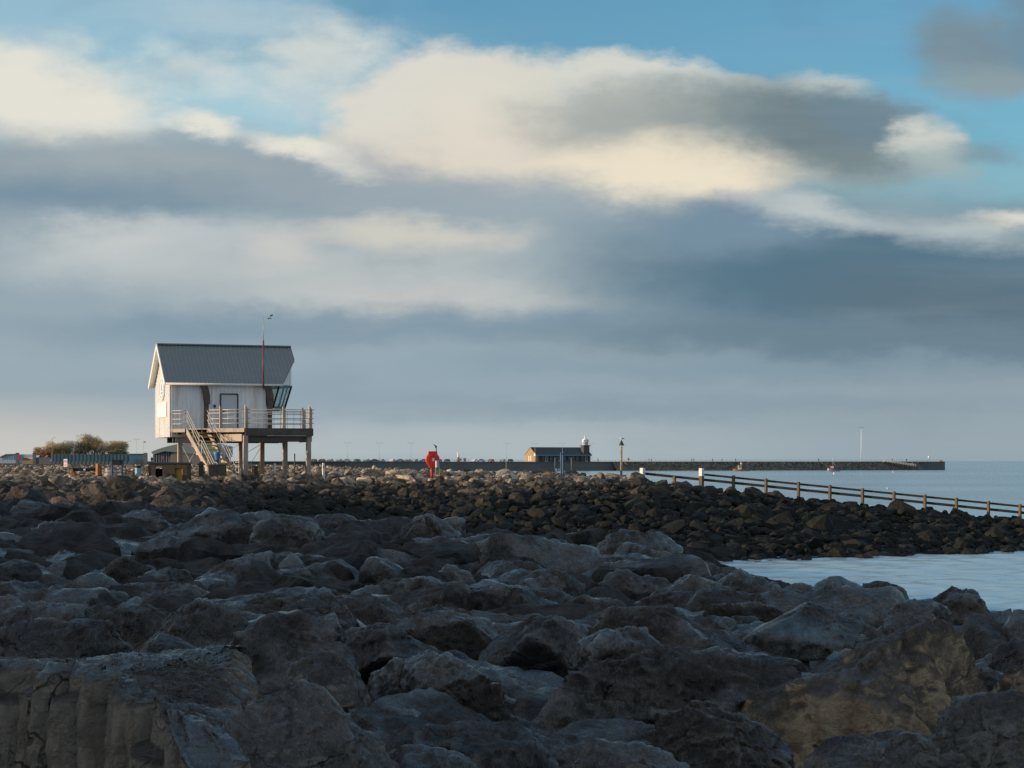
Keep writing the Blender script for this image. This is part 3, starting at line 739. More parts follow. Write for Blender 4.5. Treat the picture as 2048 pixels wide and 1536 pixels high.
def build_ground():
    xs = np.concatenate([[-9000, -3000, -1200, -600, -350, -220, -150, -110, -80, -62], np.arange(-50, 50.5, 1.0), [60, 80, 120, 250, 600, 2000, 9000]])
    ys = np.concatenate([[-400, -150, -60, -20, -5, 0], np.arange(3, 166, 1.0), [175, 190, 210, 240, 280, 330, 390, 460, 540, 640, 800, 1000, 1400, 2200, 4000, 9000]])
    gx, gy = np.meshgrid(xs, ys)
    z = surf(gx, gy) - 0.34 - 0.22 * sstep(gy, 160, 120)
    z = np.where(gy < 3, -2.1, z)
    # inland, on the left, the land is level; east and north of the shore it falls away under the sea
    z = np.where((gy < 60) & (gx < -20), np.maximum(z, -2.1), z)
    z = np.where((gy < 3) & (gx > 14), np.maximum(-2.1 - (gx - 14) * 0.4, -7), z)
    z = np.where((gy > 3) & (gx > 30), -7.0, z)
    n, m = gx.shape
    v = np.stack([gx.ravel(), gy.ravel(), z.ravel()], 1)
    v[:, 2] += 0.10 * fbm(v * np.array([0.7, 0.7, 0]), 5, 3)
    i = np.arange(n - 1)[:, None] * m + np.arange(m - 1)[None, :]
    f = np.stack([i, i + 1, i + m + 1, i + m], -1).reshape(-1, 4)
    o = link('ground', np_mesh('ground', v, f, M['ground']))
    tag(o, kind='structure')
    # the sea: a sheet to the horizon whose near part, round the groyne, carries real ripples
    x0, x1, y0, y1, st = 4.0, 62.0, 52.0, 250.0, 0.17
    xs = np.arange(x0, x1 + 1e-6, st); ys = np.arange(y0, y1 + 1e-6, st)
    gx, gy = np.meshgrid(xs, ys); h = np.zeros_like(gx); rs = np.random.RandomState(21)
    for k in range(26):
        lam = 0.75 * (4.5 / 0.75) ** rs.random_sample(); th = -1.9 + rs.normal() * 0.6
        kk = 2 * math.pi / lam; amp = 0.022 / kk * (1.0 + 0.6 * rs.random_sample())
        h += amp * np.sin(kk * (gx * math.cos(th) + gy * math.sin(th)) + rs.uniform(0, 6.28))
    pt = 0.65 + 0.6 * fbm(np.stack([gx.ravel() * 0.06, gy.ravel() * 0.025, gx.ravel() * 0], 1), 3, 3).reshape(gx.shape)
    edge = np.minimum(np.minimum(gx - gx.min(), gx.max() - gx), np.minimum(gy - gy.min(), gy.max() - gy))
    h *= np.clip(edge / 3.0, 0, 1) * np.clip(pt, 0.3, 1.2) * np.clip(1.25 - (gy - 60) / 260, 0.4, 1.2)
    n, m = gx.shape
    v = np.stack([gx.ravel(), gy.ravel(), WATER + h.ravel()], 1)
    i = np.arange(n - 1)[:, None] * m + np.arange(m - 1)[None, :]
    f = np.stack([i, i + 1, i + m + 1, i + m], -1).reshape(-1, 4)
    xa, xb, ya, yb = xs[0], xs[-1], ys[0], ys[-1]; q = len(v); W_ = WATER
    ex = np.array([[-40000,-3000,W_],[40000,-3000,W_],[40000,60000,W_],[-40000,60000,W_],[xa,ya,W_],[xb,ya,W_],[xb,yb,W_],[xa,yb,W_]])
    ef = np.array([[q,q+1,q+5,q+4],[q+1,q+2,q+6,q+5],[q+2,q+3,q+7,q+6],[q+3,q,q+4,q+7]])
    s = link('sea', np_mesh('sea', np.vstack([v, ex]), np.vstack([f, ef]), M['water'])); tag(s, kind='structure')
build_ground()

# ================================================================== boulders in the foreground
def hull_planes(pts):
    bm = bmesh.new()
    for p in pts: bm.verts.new(p)
    r = bmesh.ops.convex_hull(bm, input=bm.verts[:])
    bm.normal_update()
    bmesh.ops.dissolve_limit(bm, angle_limit=0.12, verts=bm.verts[:], edges=bm.edges[:])
    bm.normal_update()
    cen = np.mean(np.array(pts), axis=0)
    pl = []
    for f in bm.faces:
        n = np.array(f.normal[:]); p = np.array(f.calc_center_median()[:])
        d = float(n @ (p - cen))
        if d < 0: n, d = -n, -d
        if f.calc_area() > 1e-4: pl.append([*n, max(d, 0.03)])
    bm.free()
    return cen, np.array(pl)

GROUP = 'boulders of the near rock armour'
screens = []     # columns and foot row of each traced boulder
placed = []      # (x, y, radius) of hand placed rocks
def finish_rock(cen, planes, sub, seed, mat, label, size, p=80, amp=1.0, strata=0.0, flute=0.0, comp=1.02, cut=5):
    rs = np.random.RandomState(seed)
    if cut:  # knocked-off corners
        d = rs.normal(size=(cut, 3)); d[:, 2] = np.abs(d[:, 2]) * 0.7; d /= np.linalg.norm(d, axis=1)[:, None]
        r = 1.0 / np.maximum((d @ planes[:, :3].T / planes[:, 3][None]).max(1), 1e-3)
        planes = np.vstack([planes, np.hstack([d, (r * rs.uniform(0.78, 0.93, cut))[:, None]])])
    planes = planes.copy(); planes[:, 3] *= comp
    v, f = rock_verts(planes, sub, seed, p, amp, size, strata, flute, chips=9 if flute == 0 else 0, block=1.1 if flute == 0 else 0.5, drape=0.8 if mat in ('rock_weed', 'rock_slab') else 0.3)
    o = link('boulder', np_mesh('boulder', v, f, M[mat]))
    o.location = cen
    tag(o, label, 'boulder', GROUP)
    return o

def outline_rock(out, base, D, dep, mat, seed, label=None, tf=0.45, tb=0.5, lean=0.25, **kw):
    """a boulder whose skyline follows the traced outline at distance D and which is dep metres deep"""
    x = [X_at(p[0], D) for p in out]; z = [Z_at(p[1], D) for p in out]
    zb = Z_at(base, D) - 0.25
    pts = []
    hx = (max(x) - min(x)) / 2
    cx = (max(x) + min(x)) / 2
    zt = max(z)
    for xi, zi in zip(x, z):
        pts.append((xi, D, zi))
        h = (zi - zb)
        for s, tt in ((-1, tf), (1, tb)):
            # front and back shoulders: lower and a little inwards
            pts.append((cx + (xi - cx) * 0.92, D + s * dep * 0.5 * 0.72, zi - h * tt * 0.55))
            pts.append((cx + (xi - cx) * 0.85, D + s * dep * 0.5, zi - h * min(0.95, tt + lean)))
    for s in (-0.42, 0.42):
        pts.append((min(x) - 0.02, D + s * dep, zb)); pts.append((max(x) + 0.02, D + s * dep, zb))
    cen, pl = hull_planes(pts)
    size = (hx + dep * 0.5 + (zt - zb) * 0.5) / 3 * 1.5
    sub = kw.pop('sub', 5 if hx * 2 / D * F > 260 else (5 if hx * 2 / D * F > 130 else 4))
    o = finish_rock(Vector(cen), pl, sub, seed, mat, label or GENERIC, size, **kw)
    placed.append((cx, D, hx * 0.9, dep * 0.5)); screens.append((min(p[0] for p in out) - 10, max(p[0] for p in out) + 10, D, base))
    return o
def points_rock(pts, mat, seed, label, size, sub=6, **kw):
    w = [P(*p) for p in pts]
    cen, pl = hull_planes([tuple(q) for q in w])
    xs = [q.x for q in w]; ys = [q.y for q in w]
    placed.append(((min(xs)+max(xs))/2, (min(ys)+max(ys))/2, (max(xs)-min(xs))/2*0.95, (max(ys)-min(ys))/2*0.95))
    return finish_rock(Vector(cen), pl, sub, seed, mat, label, size, **kw)

def fluted_slab():
    """a quarried slab: flat weedy top, split front of upright columns"""
    pts = [(-160,1346,10.75),(0,1343,10.7),(150,1346,10.4),(268,1420,9.9),(424,1536,9.15),(470,1500,9.9),(508,1415,11.2),(502,1291,13.4),(330,1309,13.2),(60,1331,12.7),(-170,1331,12.6)]
    w = [P(*p) for p in pts]; n = len(w)
    N_ = 900; seg = [(w[(i+1) % n] - w[i]).length for i in range(n)]; tot = sum(seg)
    out = []; i = 0; acc = 0.0
    for k in range(N_):
        s = tot * k / N_
        while s > acc + seg[i] and i < n - 1: acc += seg[i]; i += 1
        out.append(w[i].lerp(w[(i+1) % n], (s - acc) / seg[i]))
    o = np.array([q[:] for q in out])
    for _ in range(6): o = (np.roll(o, 1, 0) + 2 * o + np.roll(o, -1, 0)) / 4
    tang = np.roll(o, -3, 0) - np.roll(o, 3, 0); nrm = np.stack([tang[:, 1], -tang[:, 0], 0 * tang[:, 0]], 1); nrm /= np.linalg.norm(nrm, axis=1)[:, None]
    cen = o.mean(0)
    if ((o - cen) * nrm).sum() < 0: nrm = -nrm
    rs = np.random.RandomState(8)
    bounds = [0.0]
    while bounds[-1] < tot: bounds.append(bounds[-1] + rs.choice([0.09, 0.14, 0.19, 0.26, 0.34]))
    bounds = np.array(bounds); coff = rs.uniform(-0.09, 0.05, len(bounds)); cdrop = np.where(rs.rand(len(bounds)) < 0.4, rs.uniform(0.03, 0.16, len(bounds)), 0.0)
    s = np.arange(N_) / N_ * tot
    rings = []; H_ = 1.25; nv = 46
    for k in range(nv):
        u = k / (nv - 1.0)                       # 0 bottom, 1 top
        z = o[:, 2] - H_ * (1 - u)
        q = np.stack([o[:, 0], o[:, 1], z], 1)
        sh = s + 0.10 * fbm(np.stack([s * 0.9, z * 1.3, z * 0], 1), 4, 3) + 0.05 * (1 - u)
        j = np.clip(np.searchsorted(bounds, sh) - 1, 0, len(bounds) - 2); fr = (sh - bounds[j]) / (bounds[j+1] - bounds[j]); wd = bounds[j+1] - bounds[j]
        f = coff[j] + 0.42 * wd * (np.sqrt(np.maximum(1 - (2 * np.clip(fr, 0, 1) - 1) ** 2, 0)) - 0.9)
        f += 0.03 * fbm(q * 4.0, 9, 4) + 0.012 * ridged(q * np.array([14, 14, 5.0]), 12, 3)
        f -= np.where(u > 1 - cdrop[j] / H_ * 2.0, 0.11, 0.0)        # knocked-off column heads
        f += 0.10 * (1 - u)
        edge = max(0.0, (u - 0.965) / 0.035)
        q = q + nrm * (f - 0.03 * edge ** 2)[:, None]
        rings.append(q)
    top = rings[-1]
    ct = top.mean(0)
    nt_ = 60
    for k in range(1, nt_):
        t = 1 - (k / nt_) ** 0.9
        q = ct + (top - ct) * t
        q[:, 2] += 0.035 * min(1, k / 4) + min(1, k / 5) * (0.05 * fbm(q * 1.7, 31, 4) + 0.022 * (ridged(q * np.array([4.0, 9.0, 4.0]), 33, 4, 0.6) - 0.8))
        rings.append(q)
    v = np.vstack(rings + [np.array([rings[-1].mean(0)])]); m = len(rings)
    a = np.arange(N_); b_ = (a + 1) % N_
    f = np.concatenate([np.stack([k * N_ + a, k * N_ + b_, (k+1) * N_ + b_, (k+1) * N_ + a], 1) for k in range(m - 1)])
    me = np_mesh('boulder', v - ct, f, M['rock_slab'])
    bm = bmesh.new(); bm.from_mesh(me); bmesh.ops.holes_fill(bm, edges=[e for e in bm.edges if e.is_boundary], sides=0); bmesh.ops.recalc_face_normals(bm, faces=bm.faces[:]); bm.to_mesh(me); bm.free()
    ob = link('boulder', me); ob.location = ct
    tag(ob, 'broad flat topped slab at bottom left with a fluted, vertically grooved front face', 'boulder', GROUP)
    xs = [q.x for q in w]; ys = [q.y for q in w]
    placed.append(((min(xs)+max(xs))/2, (min(ys)+max(ys))/2, (max(xs)-min(xs))/2*0.98, (max(ys)-min(ys))/2*0.98))
GENERIC = 'dark shaded boulder with rough weedy surface, one of many alike in the near rock heap'
def hand_rocks():
    R_ = outline_rock
    # bottom right
    R_([(1476,1440),(1492,1386),(1520,1352),(1572,1322),(1646,1282),(1711,1256),(1800,1240),(1875,1238),(1905,1262),(1960,1306),(2010,1352),(2020,1410)], 1500, 13.6, 1.5, 'rock_ochre', 101,
       'largest boulder at lower right, with a pale ochre left flank and dark weedy top', tf=0.5, lean=0.45, sub=6, amp=0.85)
    R_([(1850,1490),(1880,1440),(1920,1404),(1985,1370),(2048,1350),(2110,1348),(2140,1400)], 1560, 11.9, 1.2, 'rock_grey', 102, 'rough mid-grey boulder in the bottom right corner, right of the ochre flanked one', tf=0.4, sub=6)
    R_([(1600,1540),(1640,1488),(1668,1464),(1720,1460),(1850,1468),(1935,1500),(1995,1545)], 1600, 10.9, 1.2, 'rock_grey', 103, 'smooth rounded grey boulder on the bottom edge, below the ochre flanked one', tf=0.4, sub=6, amp=0.8)
    R_([(1300,1500),(1330,1450),(1380,1414),(1425,1407),(1470,1436),(1540,1468),(1605,1510)], 1540, 12.2, 1.1, 'rock_brown', 104, 'brown topped low boulder just left of the large ochre flanked one', sub=6)
    R_([(1135,1550),(1160,1490),(1185,1474),(1262,1484),(1345,1510),(1430,1550)], 1600, 11.1, 1.0, 'rock_grey', 105, 'pale nosed boulder on the bottom edge, right of centre', sub=5)
    # lower left slab and pyramid
    fluted_slab()
    R_([(395,1560),(440,1470),(465,1418),(492,1378),(533,1361),(598,1363),(639,1386),(677,1422),(760,1498),(815,1560)], 1620, 10.4, 1.3, 'rock_grey', 111,
       'pyramid shaped boulder beside the fluted slab, with a pale wet slope on its right', tf=0.35, lean=0.35, sub=6, amp=0.9)
    R_([(-60,1300),(0,1255),(60,1240),(190,1250),(290,1256),(312,1290),(300,1330)], 1345, 14.6, 1.4, 'rock', 112, 'long dark block with a smooth upright face, behind the fluted slab at left', tf=0.15, lean=0.3)
    R_([(282,1290),(300,1258),(376,1210),(440,1203),(495,1245),(508,1295)], 1315, 16.0, 1.5, 'rock_weed', 113, 'broad weed streaked boulder with a low peak, behind the right end of the fluted slab')
    R_([(464,1310),(472,1262),(543,1226),(576,1234),(632,1250),(700,1256),(722,1312)], 1345, 14.4, 1.3, 'rock', 114, 'craggy boulder with a brown edge on its left, behind the pyramid shaped one')
    R_([(568,1380),(582,1330),(640,1302),(700,1315),(735,1385)], 1420, 12.7, 1.0, 'rock_grey', 115, 'grey rounded boulder between the pyramid shaped and the domed boulders')
    # middle
    R_([(702,1400),(723,1356),(796,1323),(855,1298),(943,1282),(974,1288),(1012,1335),(1042,1425)], 1450, 13.0, 1.3, 'rock_brown', 116, 'large domed boulder at lower centre with a steep right side', sub=6, tf=0.45, lean=0.4)
    R_([(1005,1370),(1035,1322),(1090,1297),(1200,1289),(1400,1294),(1560,1300),(1640,1335),(1640,1400)], 1450, 13.9, 1.4, 'rock', 117, 'wide layered boulder with cracked horizontal ledges, right of the domed one', strata=1.5, sub=6, tf=0.3, lean=0.5)
    R_([(968,1310),(1016,1262),(1086,1222),(1112,1226),(1163,1248),(1180,1290)], 1310, 16.3, 1.3, 'rock_weed', 118, 'sharp peaked boulder with a wet shining right slope, behind the layered one')
    R_([(1140,1296),(1158,1262),(1236,1253),(1295,1259),(1340,1292)], 1310, 15.2, 0.9, 'rock_weed', 119, 'low loaf shaped boulder with a frosted looking top, behind the layered one')
    R_([(785,1262),(833,1233),(943,1218),(974,1220),(1003,1268)], 1290, 17.0, 1.2, 'rock_brown', 120, 'brown sloping boulder with orange lichen, behind the domed one')
    R_([(640,1280),(700,1250),(760,1251),(830,1264),(885,1295)], 1310, 15.4, 1.1, 'rock_weed', 121)
    R_([(1112,1250),(1125,1218),(1300,1213),(1400,1212),(1480,1240),(1505,1285)], 1290, 17.6, 1.5, 'rock_brown', 122, 'long flat slab with yellow lichen on its edge, left of the tilted wet slab', tf=0.2)
    R_([(740,1560),(775,1490),(804,1481),(855,1492),(930,1508),(1005,1560)], 1620, 10.7, 1.0, 'rock', 123, 'low dark boulder with a mossy patch, on the bottom edge right of the pyramid')
    R_([(838,1470),(930,1424),(1040,1427),(1098,1470),(1110,1560)], 1560, 11.5, 0.9, 'rock', 124, 'dark smooth boulder on the bottom edge, below the domed one', tf=0.3)
    R_([(680,1440),(700,1423),(760,1417),(830,1424),(856,1470)], 1490, 12.0, 0.7, 'rock_weed', 125)
    points_rock([(1560,1188,19.6),(1640,1186,19.6),(1725,1201,19.4),(1768,1224,19.0),(1490,1197,18.2),(1500,1196,17.8),(1560,1222,17.3),(1640,1242,17.1),(1735,1262,17.4),(1487,1250,17.9),
                 (1490,1310,17.8),(1560,1330,17.2),(1640,1340,17.1),(1740,1320,17.4),(1790,1280,19.0),(1560,1260,19.6),(1700,1270,19.5)], 'rock_weed', 126,
                'tilted slab with a wide wet shining top, left of the brown shore boulders', 0.62, sub=6, cut=1, p=26, amp=0.7)
    # shore line, right
    R_([(1614,1200),(1638,1156),(1656,1146),(1700,1164),(1728,1176),(1735,1205)], 1215, 24.0, 1.2, 'rock_brown', 130, 'brown boulder with a pointed left peak at the water edge')
    R_([(1712,1205),(1721,1168),(1786,1162),(1816,1171),(1836,1200)], 1215, 24.4, 1.2, 'rock', 131, 'dark flat topped boulder at the water edge, right of the pointed brown one')
    R_([(1555,1195),(1580,1168),(1610,1160),(1626,1170),(1634,1198)], 1205, 25.2, 1.0, 'rock', 132)
    R_([(1838,1215),(1878,1186),(1906,1176),(1946,1182),(1980,1222)], 1235, 22.0, 1.1, 'rock_brown', 133, 'rounded brown boulder with an olive top, furthest right against the water')
    R_([(1752,1250),(1798,1206),(1870,1199),(1896,1235)], 1262, 21.0, 1.1, 'rock_brown', 134, 'low boulder with an orange patch, behind the largest ochre flanked one')
    R_([(1908,1300),(1917,1216),(1931,1206),(2005,1225),(2016,1310)], 1330, 18.4, 1.0, 'rock_grey', 135, 'upright dark block with a pale left edge, near the right border', tf=0.15, lean=0.15)
    R_([(2002,1275),(2014,1226),(2048,1206),(2100,1214),(2120,1300)], 1310, 18.2, 1.0, 'rock_brown', 136, 'brown boulder cut by the right border, beside the upright block')
    R_([(1980,1350),(1998,1286),(2048,1268),(2100,1290),(2120,1350)], 1370, 16.3, 0.9, 'rock', 137)
    R_([(1995,1390),(2022,1332),(2048,1317),(2100,1320),(2130,1390)], 1400, 14.2, 0.8, 'rock_ochre', 138, 'small tan boulder on the right border, above the rough grey corner boulder')
    R_([(1392,1225),(1440,1140),(1480,1131),(1530,1148),(1580,1185),(1590,1215)], 1230, 26.5, 1.5, 'rock_brown', 140, 'brown backed boulder sloping to the right, beside the left tip of the inlet')
    R_([(1345,1195),(1360,1126),(1410,1114),(1470,1125),(1505,1190)], 1205, 31.0, 1.5, 'rock_weed', 141)
    R_([(1172,1150),(1200,1074),(1250,1065),(1320,1068),(1356,1100),(1364,1150)], 1160, 37.0, 1.8, 'rock_weed', 142, 'weed hung boulder with a flat top, standing out against the far mound right of centre', strata=0.4)
    R_([(1018,1170),(1050,1100),(1085,1084),(1130,1074),(1180,1105),(1214,1168)], 1175, 33.0, 1.6, 'rock_brown', 143, 'russet streaked boulder at centre, left of the flat topped weedy one')
    R_([(1180,1175),(1200,1140),(1240,1135),(1330,1160),(1378,1195)], 1200, 27.0, 1.4, 'rock_weed', 144)
    R_([(962,1175),(1000,1148),(1100,1145),(1180,1164),(1238,1200)], 1205, 25.5, 1.4, 'rock_weed', 145)
    R_([(872,1150),(905,1098),(930,1080),(960,1077),(1000,1095),(1030,1150)], 1160, 35.0, 1.6, 'rock', 146)
    R_([(832,1190),(870,1150),(895,1129),(930,1145),(965,1190)], 1200, 28.0, 1.3, 'rock_brown', 147)
    R_([(738,1085),(800,1050),(830,1031),(862,1035),(900,1055),(948,1085)], 1095, 44.0, 2.0, 'rock_brown', 148, 'rust coloured mound with a yellow tuft on top, at the crest of the near heap')
    R_([(592,1085),(630,1036),(680,1021),(722,1040),(750,1088)], 1095, 45.0, 1.8, 'rock', 149)
    # left middle distance
    R_([(30,1118),(41,1084),(72,1060),(92,1046),(130,1038),(160,1064),(205,1086),(224,1120)], 1130, 38.0, 1.9, 'rock_weed', 150, 'hump backed boulder with a pitted rim, upper left of the shaded heap')
    R_([(296,1125),(301,1062),(340,1055),(420,1030),(470,1028),(492,1060),(525,1100)], 1135, 38.0, 2.0, 'rock', 151, 'broad boulder with an overhanging brow, left of centre below the stilted hut', strata=0.5)
    R_([(205,1100),(230,1020),(270,1008),(340,1015),(364,1075)], 1105, 44.0, 1.9, 'rock', 152)
    R_([(496,1090),(520,1045),(580,1038),(640,1050),(664,1100)], 1105, 36.0, 1.6, 'rock_weed', 153)
    R_([(14,1180),(60,1140),(128,1121),(150,1125),(190,1160),(206,1195)], 1200, 30.0, 1.5, 'rock_weed', 154)
    R_([(218,1175),(270,1142),(340,1135),(395,1150),(410,1180)], 1185, 27.0, 1.3, 'rock', 155)
    R_([(104,1220),(130,1186),(180,1175),(230,1172),(262,1205)], 1222, 24.0, 1.2, 'rock_weed', 156)
    R_([(526,1200),(547,1145),(571,1103),(596,1118),(614,1144),(632,1200)], 1210, 30.0, 1.4, 'rock', 157, 'tall peaked boulder left of centre with a pale shining patch on its right')
    R_([(376,1180),(430,1130),(500,1112),(545,1108),(566,1185)], 1190, 29.0, 1.4, 'rock_brown', 158)
    R_([(584,1215),(610,1182),(640,1179),(677,1190),(690,1220)], 1225, 23.5, 1.0, 'rock_weed', 159)
    R_([(292,1215),(340,1166),(370,1160),(450,1205)], 1220, 25.5, 1.2, 'rock_grey', 160)
    R_([(580,1262),(600,1216),(700,1205),(728,1250)], 1265, 19.5, 1.1, 'rock', 161)
    R_([(-40,1265),(0,1206),(100,1205),(185,1215),(200,1255)], 1262, 19.0, 1.3, 'rock_weed', 162)
    R_([(178,1262),(200,1207),(270,1205),(364,1225),(372,1262)], 1268, 17.8, 1.2, 'rock', 163)
hand_rocks()
N_HAND = len(placed)

# free shapes for everything between: tilted blocks and slabs
def shape(seed, sub, flat=1.0, strata=0.0, amp=1.0, chips=8):
    rs = np.random.RandomState(seed)
    pl = []
    n = 5 + seed % 3; a0 = rs.uniform(0, 6.28)
    for k in range(n):
        a = a0 + 2 * math.pi * (k + rs.uniform(-0.28, 0.28)) / n
        pl.append([math.cos(a), math.sin(a), rs.uniform(0.05, 0.75), rs.uniform(0.72, 1.12)])
    for k in range(2): pl.append([rs.normal() * 0.30, rs.normal() * 0.30, 1.0, rs.uniform(0.40, 0.56) * flat])
    pl.append([rs.normal() * 0.1, rs.normal() * 0.1, -1.0, 0.7])
    pl = np.array(pl)
    return rock_verts(pl, sub, seed, 80, amp, 1.0, strata, chips=chips, block=1.1, drape=0.5)
NEAR_SHAPES = [shape(300 + k, 5, (1.0, 0.75, 1.25, 0.9)[k % 4], 0.9 if k % 4 == 1 else 0.0) for k in range(18)]
MIX = ['rock', 'rock_weed', 'rock', 'rock_brown', 'rock_weed', 'rock', 'rock', 'rock_weed', 'rock', 'rock_brown', 'rock', 'rock_weed', 'rock_brown', 'rock', 'rock_weed', 'rock', 'rock_weed', 'rock']
MID_SHAPES = [shape(300 + k, 4, (1.0, 0.75, 1.25, 0.9)[k % 4], 0.9 if k % 4 == 1 else 0.0) for k in range(18)]
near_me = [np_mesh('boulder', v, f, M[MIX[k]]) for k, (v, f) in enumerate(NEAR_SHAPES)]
overflow = []
def fill_near():
    rs = random.Random(5)
    pts = []
    tries = 0
    while tries < 60000:
        tries += 1
        Y = 9.0 + (62 - 9.0) * rs.random() ** 0.8
        px = rs.uniform(-160, 2210)
        X = X_at(px, Y)
        yc = float(np.interp(px, [-500, 0, 400, 850, 1250, 1450, 1600, 1800, 2000, 2300], [70, 66, 54, 50, 43, 34, 30.5, 27, 24, 21]))
        if Y > yc + 2.5: continue
        r = rs.uniform(0.45, 0.95) * (0.74 + 0.011 * Y)
        ok = True
        for (x, y, rx, ry) in placed:
            if abs(y - Y) > 4: continue
            fr = 0.75 if (y < 20 and Y < y) else 0.1
            if ((X - x) / (rx * 0.95 + r * 0.1)) ** 2 + ((Y - y) / (ry * 0.95 + r * fr)) ** 2 < 1: ok = False; break
        top_row = HZ - (float(surf(X, Y)) + 0.10) / Y * F; hw = r * 0.9 / Y * F
        for (xa, xb, dd, row) in screens:
            if dd < 21 and Y < dd and px + hw > xa and px - hw < xb and top_row < row - 25: ok = False; break
        if not ok: continue
        for (x, y, q) in pts:
            if (x - X) ** 2 + (y - Y) ** 2 < ((q + r) * 0.60) ** 2: ok = False; break
        if ok: pts.append((X, Y, r))
    pts.sort(key=lambda p: p[1] / p[2])
    n_ind = 298 - N_HAND
    for i, (X, Y, r) in enumerate(pts):
        z = float(surf(X, Y)) - 0.46 * r + rs.uniform(-0.20, 0.10) * (1 if Y > 16 else 0.5)
        rot = Matrix.Rotation(rs.uniform(0, 6.28), 3, 'Z') @ Matrix.Rotation(rs.gauss(0, 0.20), 3, 'X') @ Matrix.Rotation(rs.gauss(0, 0.20), 3, 'Y')
        k = rs.randrange(18)
        if i < n_ind:
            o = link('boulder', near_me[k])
            o.matrix_world = Matrix.Translation((X, Y, z)) @ rot.to_4x4() @ Matrix.Scale(r * 1.18, 4)
            tag(o, GENERIC, 'boulder', GROUP)
        else:
            overflow.append((X, Y, z, r * 1.18, rot, (0.040, 0.040, 0.042)))
    print('near rocks', len(pts), 'overflow', len(overflow))
fill_near()

# ================================================================== far rock armour: thousands of stones, one object
def far_shape(seed, sq):
    rs = np.random.RandomState(seed); pl = random_planes(rs, 2 + seed % 4, 0.60, 1.0)
    v, f = rock_verts(pl, 2, seed, 60, 0.8, 1.0, chips=7, block=0.7, drape=0.0)
    return v * np.array(sq)[None, :], f
FAR_SHAPES = [far_shape(500 + k, (1.0, 0.60 + 0.4 * ((k * 7) % 5) / 4, 0.50 + 0.4 * ((k * 3) % 5) / 4)) for k in range(18)]
def fill_far():
    rs = random.Random(9)
    stones = []
    cell = {}
    def try_add(X, Y, r, fac):
        g = 1.6
        ix, iy = int(X // g), int(Y // g)
        for dx in (-1, 0, 1):
            for dy in (-1, 0, 1):
                for (x, y, q) in cell.get((ix + dx, iy + dy), ()):
                    if (x - X) ** 2 + (y - Y) ** 2 < ((q + r) * fac) ** 2: return False
        cell.setdefault((ix, iy), []).append((X, Y, r)); return True
    for _ in range(42000):
        Y = rs.uniform(50, 121)
        px = rs.uniform(-90, 2160); X = X_at(px, Y)
        yc = float(np.interp(px, [-500, 0, 400, 850, 1250, 1450], [70, 66, 54, 50, 43, 34]))
        if Y < yc + 2.0 : continue
        s = float(surf(X, Y))
        if s < -5.0: continue
        r = rs.choice((0.22, 0.27, 0.32, 0.38, 0.44, 0.54, 0.66, 0.92)) * (1.0 if Y > 75 else 1.15)
        if Y > 114.3 and px > 1290: continue
        if px < 1150: r = min(r, 0.62)
        if px < 700 and Y > 84: r = min(r, 0.50)
        if 92 < Y < 113 and (846 < px < 886 or 120 < px < 380 or 1112 < px < 1132 or 640 < px < 655): r = min(r, 0.34)
        if 92 < Y < 113 and 380 < px < 625: r = min(r, 0.44)
        if not try_add(X, Y, r, 0.72): continue
        stones.append((X, Y, s, r))
    for _ in range(3800):
        Y = 121 * (560 / 121.0) ** (rs.random() ** 1.5)
        px = rs.uniform(-60, 1150); X = X_at(px, Y)
        xe = float(np.interp(Y, [112, 119, 550], [4.2, 3.8, -60]))
        if X > xe + 1: continue
        r = rs.uniform(0.3, 0.6)
        if Y < 330 and not try_add(X, Y, r, 0.75): continue
        stones.append((X, Y, -1.02, r * 0.75))
    vs, fs, cs = [], [], []
    off = 0
    def emit(X, Y, z, sc, rot, col, big=False):
        nonlocal off
        v, f = (MID_SHAPES if big else FAR_SHAPES)[rs.randrange(14)]
        w = v @ np.array(rot).T * sc + np.array([X, Y, z])
        vs.append(w); fs.append(f + off); off += len(v)
        cs.append(np.tile(np.array([*col, 1.0], dtype=np.float32), (len(v), 1)))
    # small broken stone fills the gaps
    for _ in range(9000):
        Y = rs.uniform(74, 118); px = rs.uniform(-60, 2140); X = X_at(px, Y)
        s = float(surf(X, Y))
        if s < -4.9 or (Y > 114.2 and px > 1290): continue
        stones.append((X, Y, s - 0.05, rs.uniform(0.12, 0.29)))
    for (X, Y, s, r) in stones:
        rot = Matrix.Rotation(rs.uniform(0, 6.28), 3, 'Z') @ Matrix.Rotation(rs.gauss(0, 0.45), 3, 'X') @ Matrix.Rotation(rs.gauss(0, 0.45), 3, 'Y')
        z = s - 0.48 * r + rs.uniform(-0.16, 0.10)
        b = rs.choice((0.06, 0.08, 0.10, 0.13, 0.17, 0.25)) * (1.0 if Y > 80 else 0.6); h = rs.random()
        b *= 1.65 if (s > -1.15 and Y > 88) else (0.38 if s < -1.4 else 0.6)  # paler crest stands in for sunlight; shaded slope darkened in the colour
        col = (b * (1.10 + 0.22 * h), b, b * (0.86 - 0.14 * h))  # warmth of the low sun put into the stone hue
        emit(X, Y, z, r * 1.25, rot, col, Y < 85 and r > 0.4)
    for (X, Y, z, r, rot, col) in overflow: emit(X, Y, z, r, rot, col, True)
    v = np.vstack(vs); f = np.vstack(fs); c = np.vstack(cs)
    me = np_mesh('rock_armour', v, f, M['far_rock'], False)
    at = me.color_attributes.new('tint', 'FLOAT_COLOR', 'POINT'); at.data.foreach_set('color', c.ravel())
    o = link('rock_armour', me)
    tag(o, 'countless grey and tan sea defence stones heaped along the shore beyond the inlet', 'rocks', kind='stuff')
    print('far stones', len(stones), len(v))
fill_far()
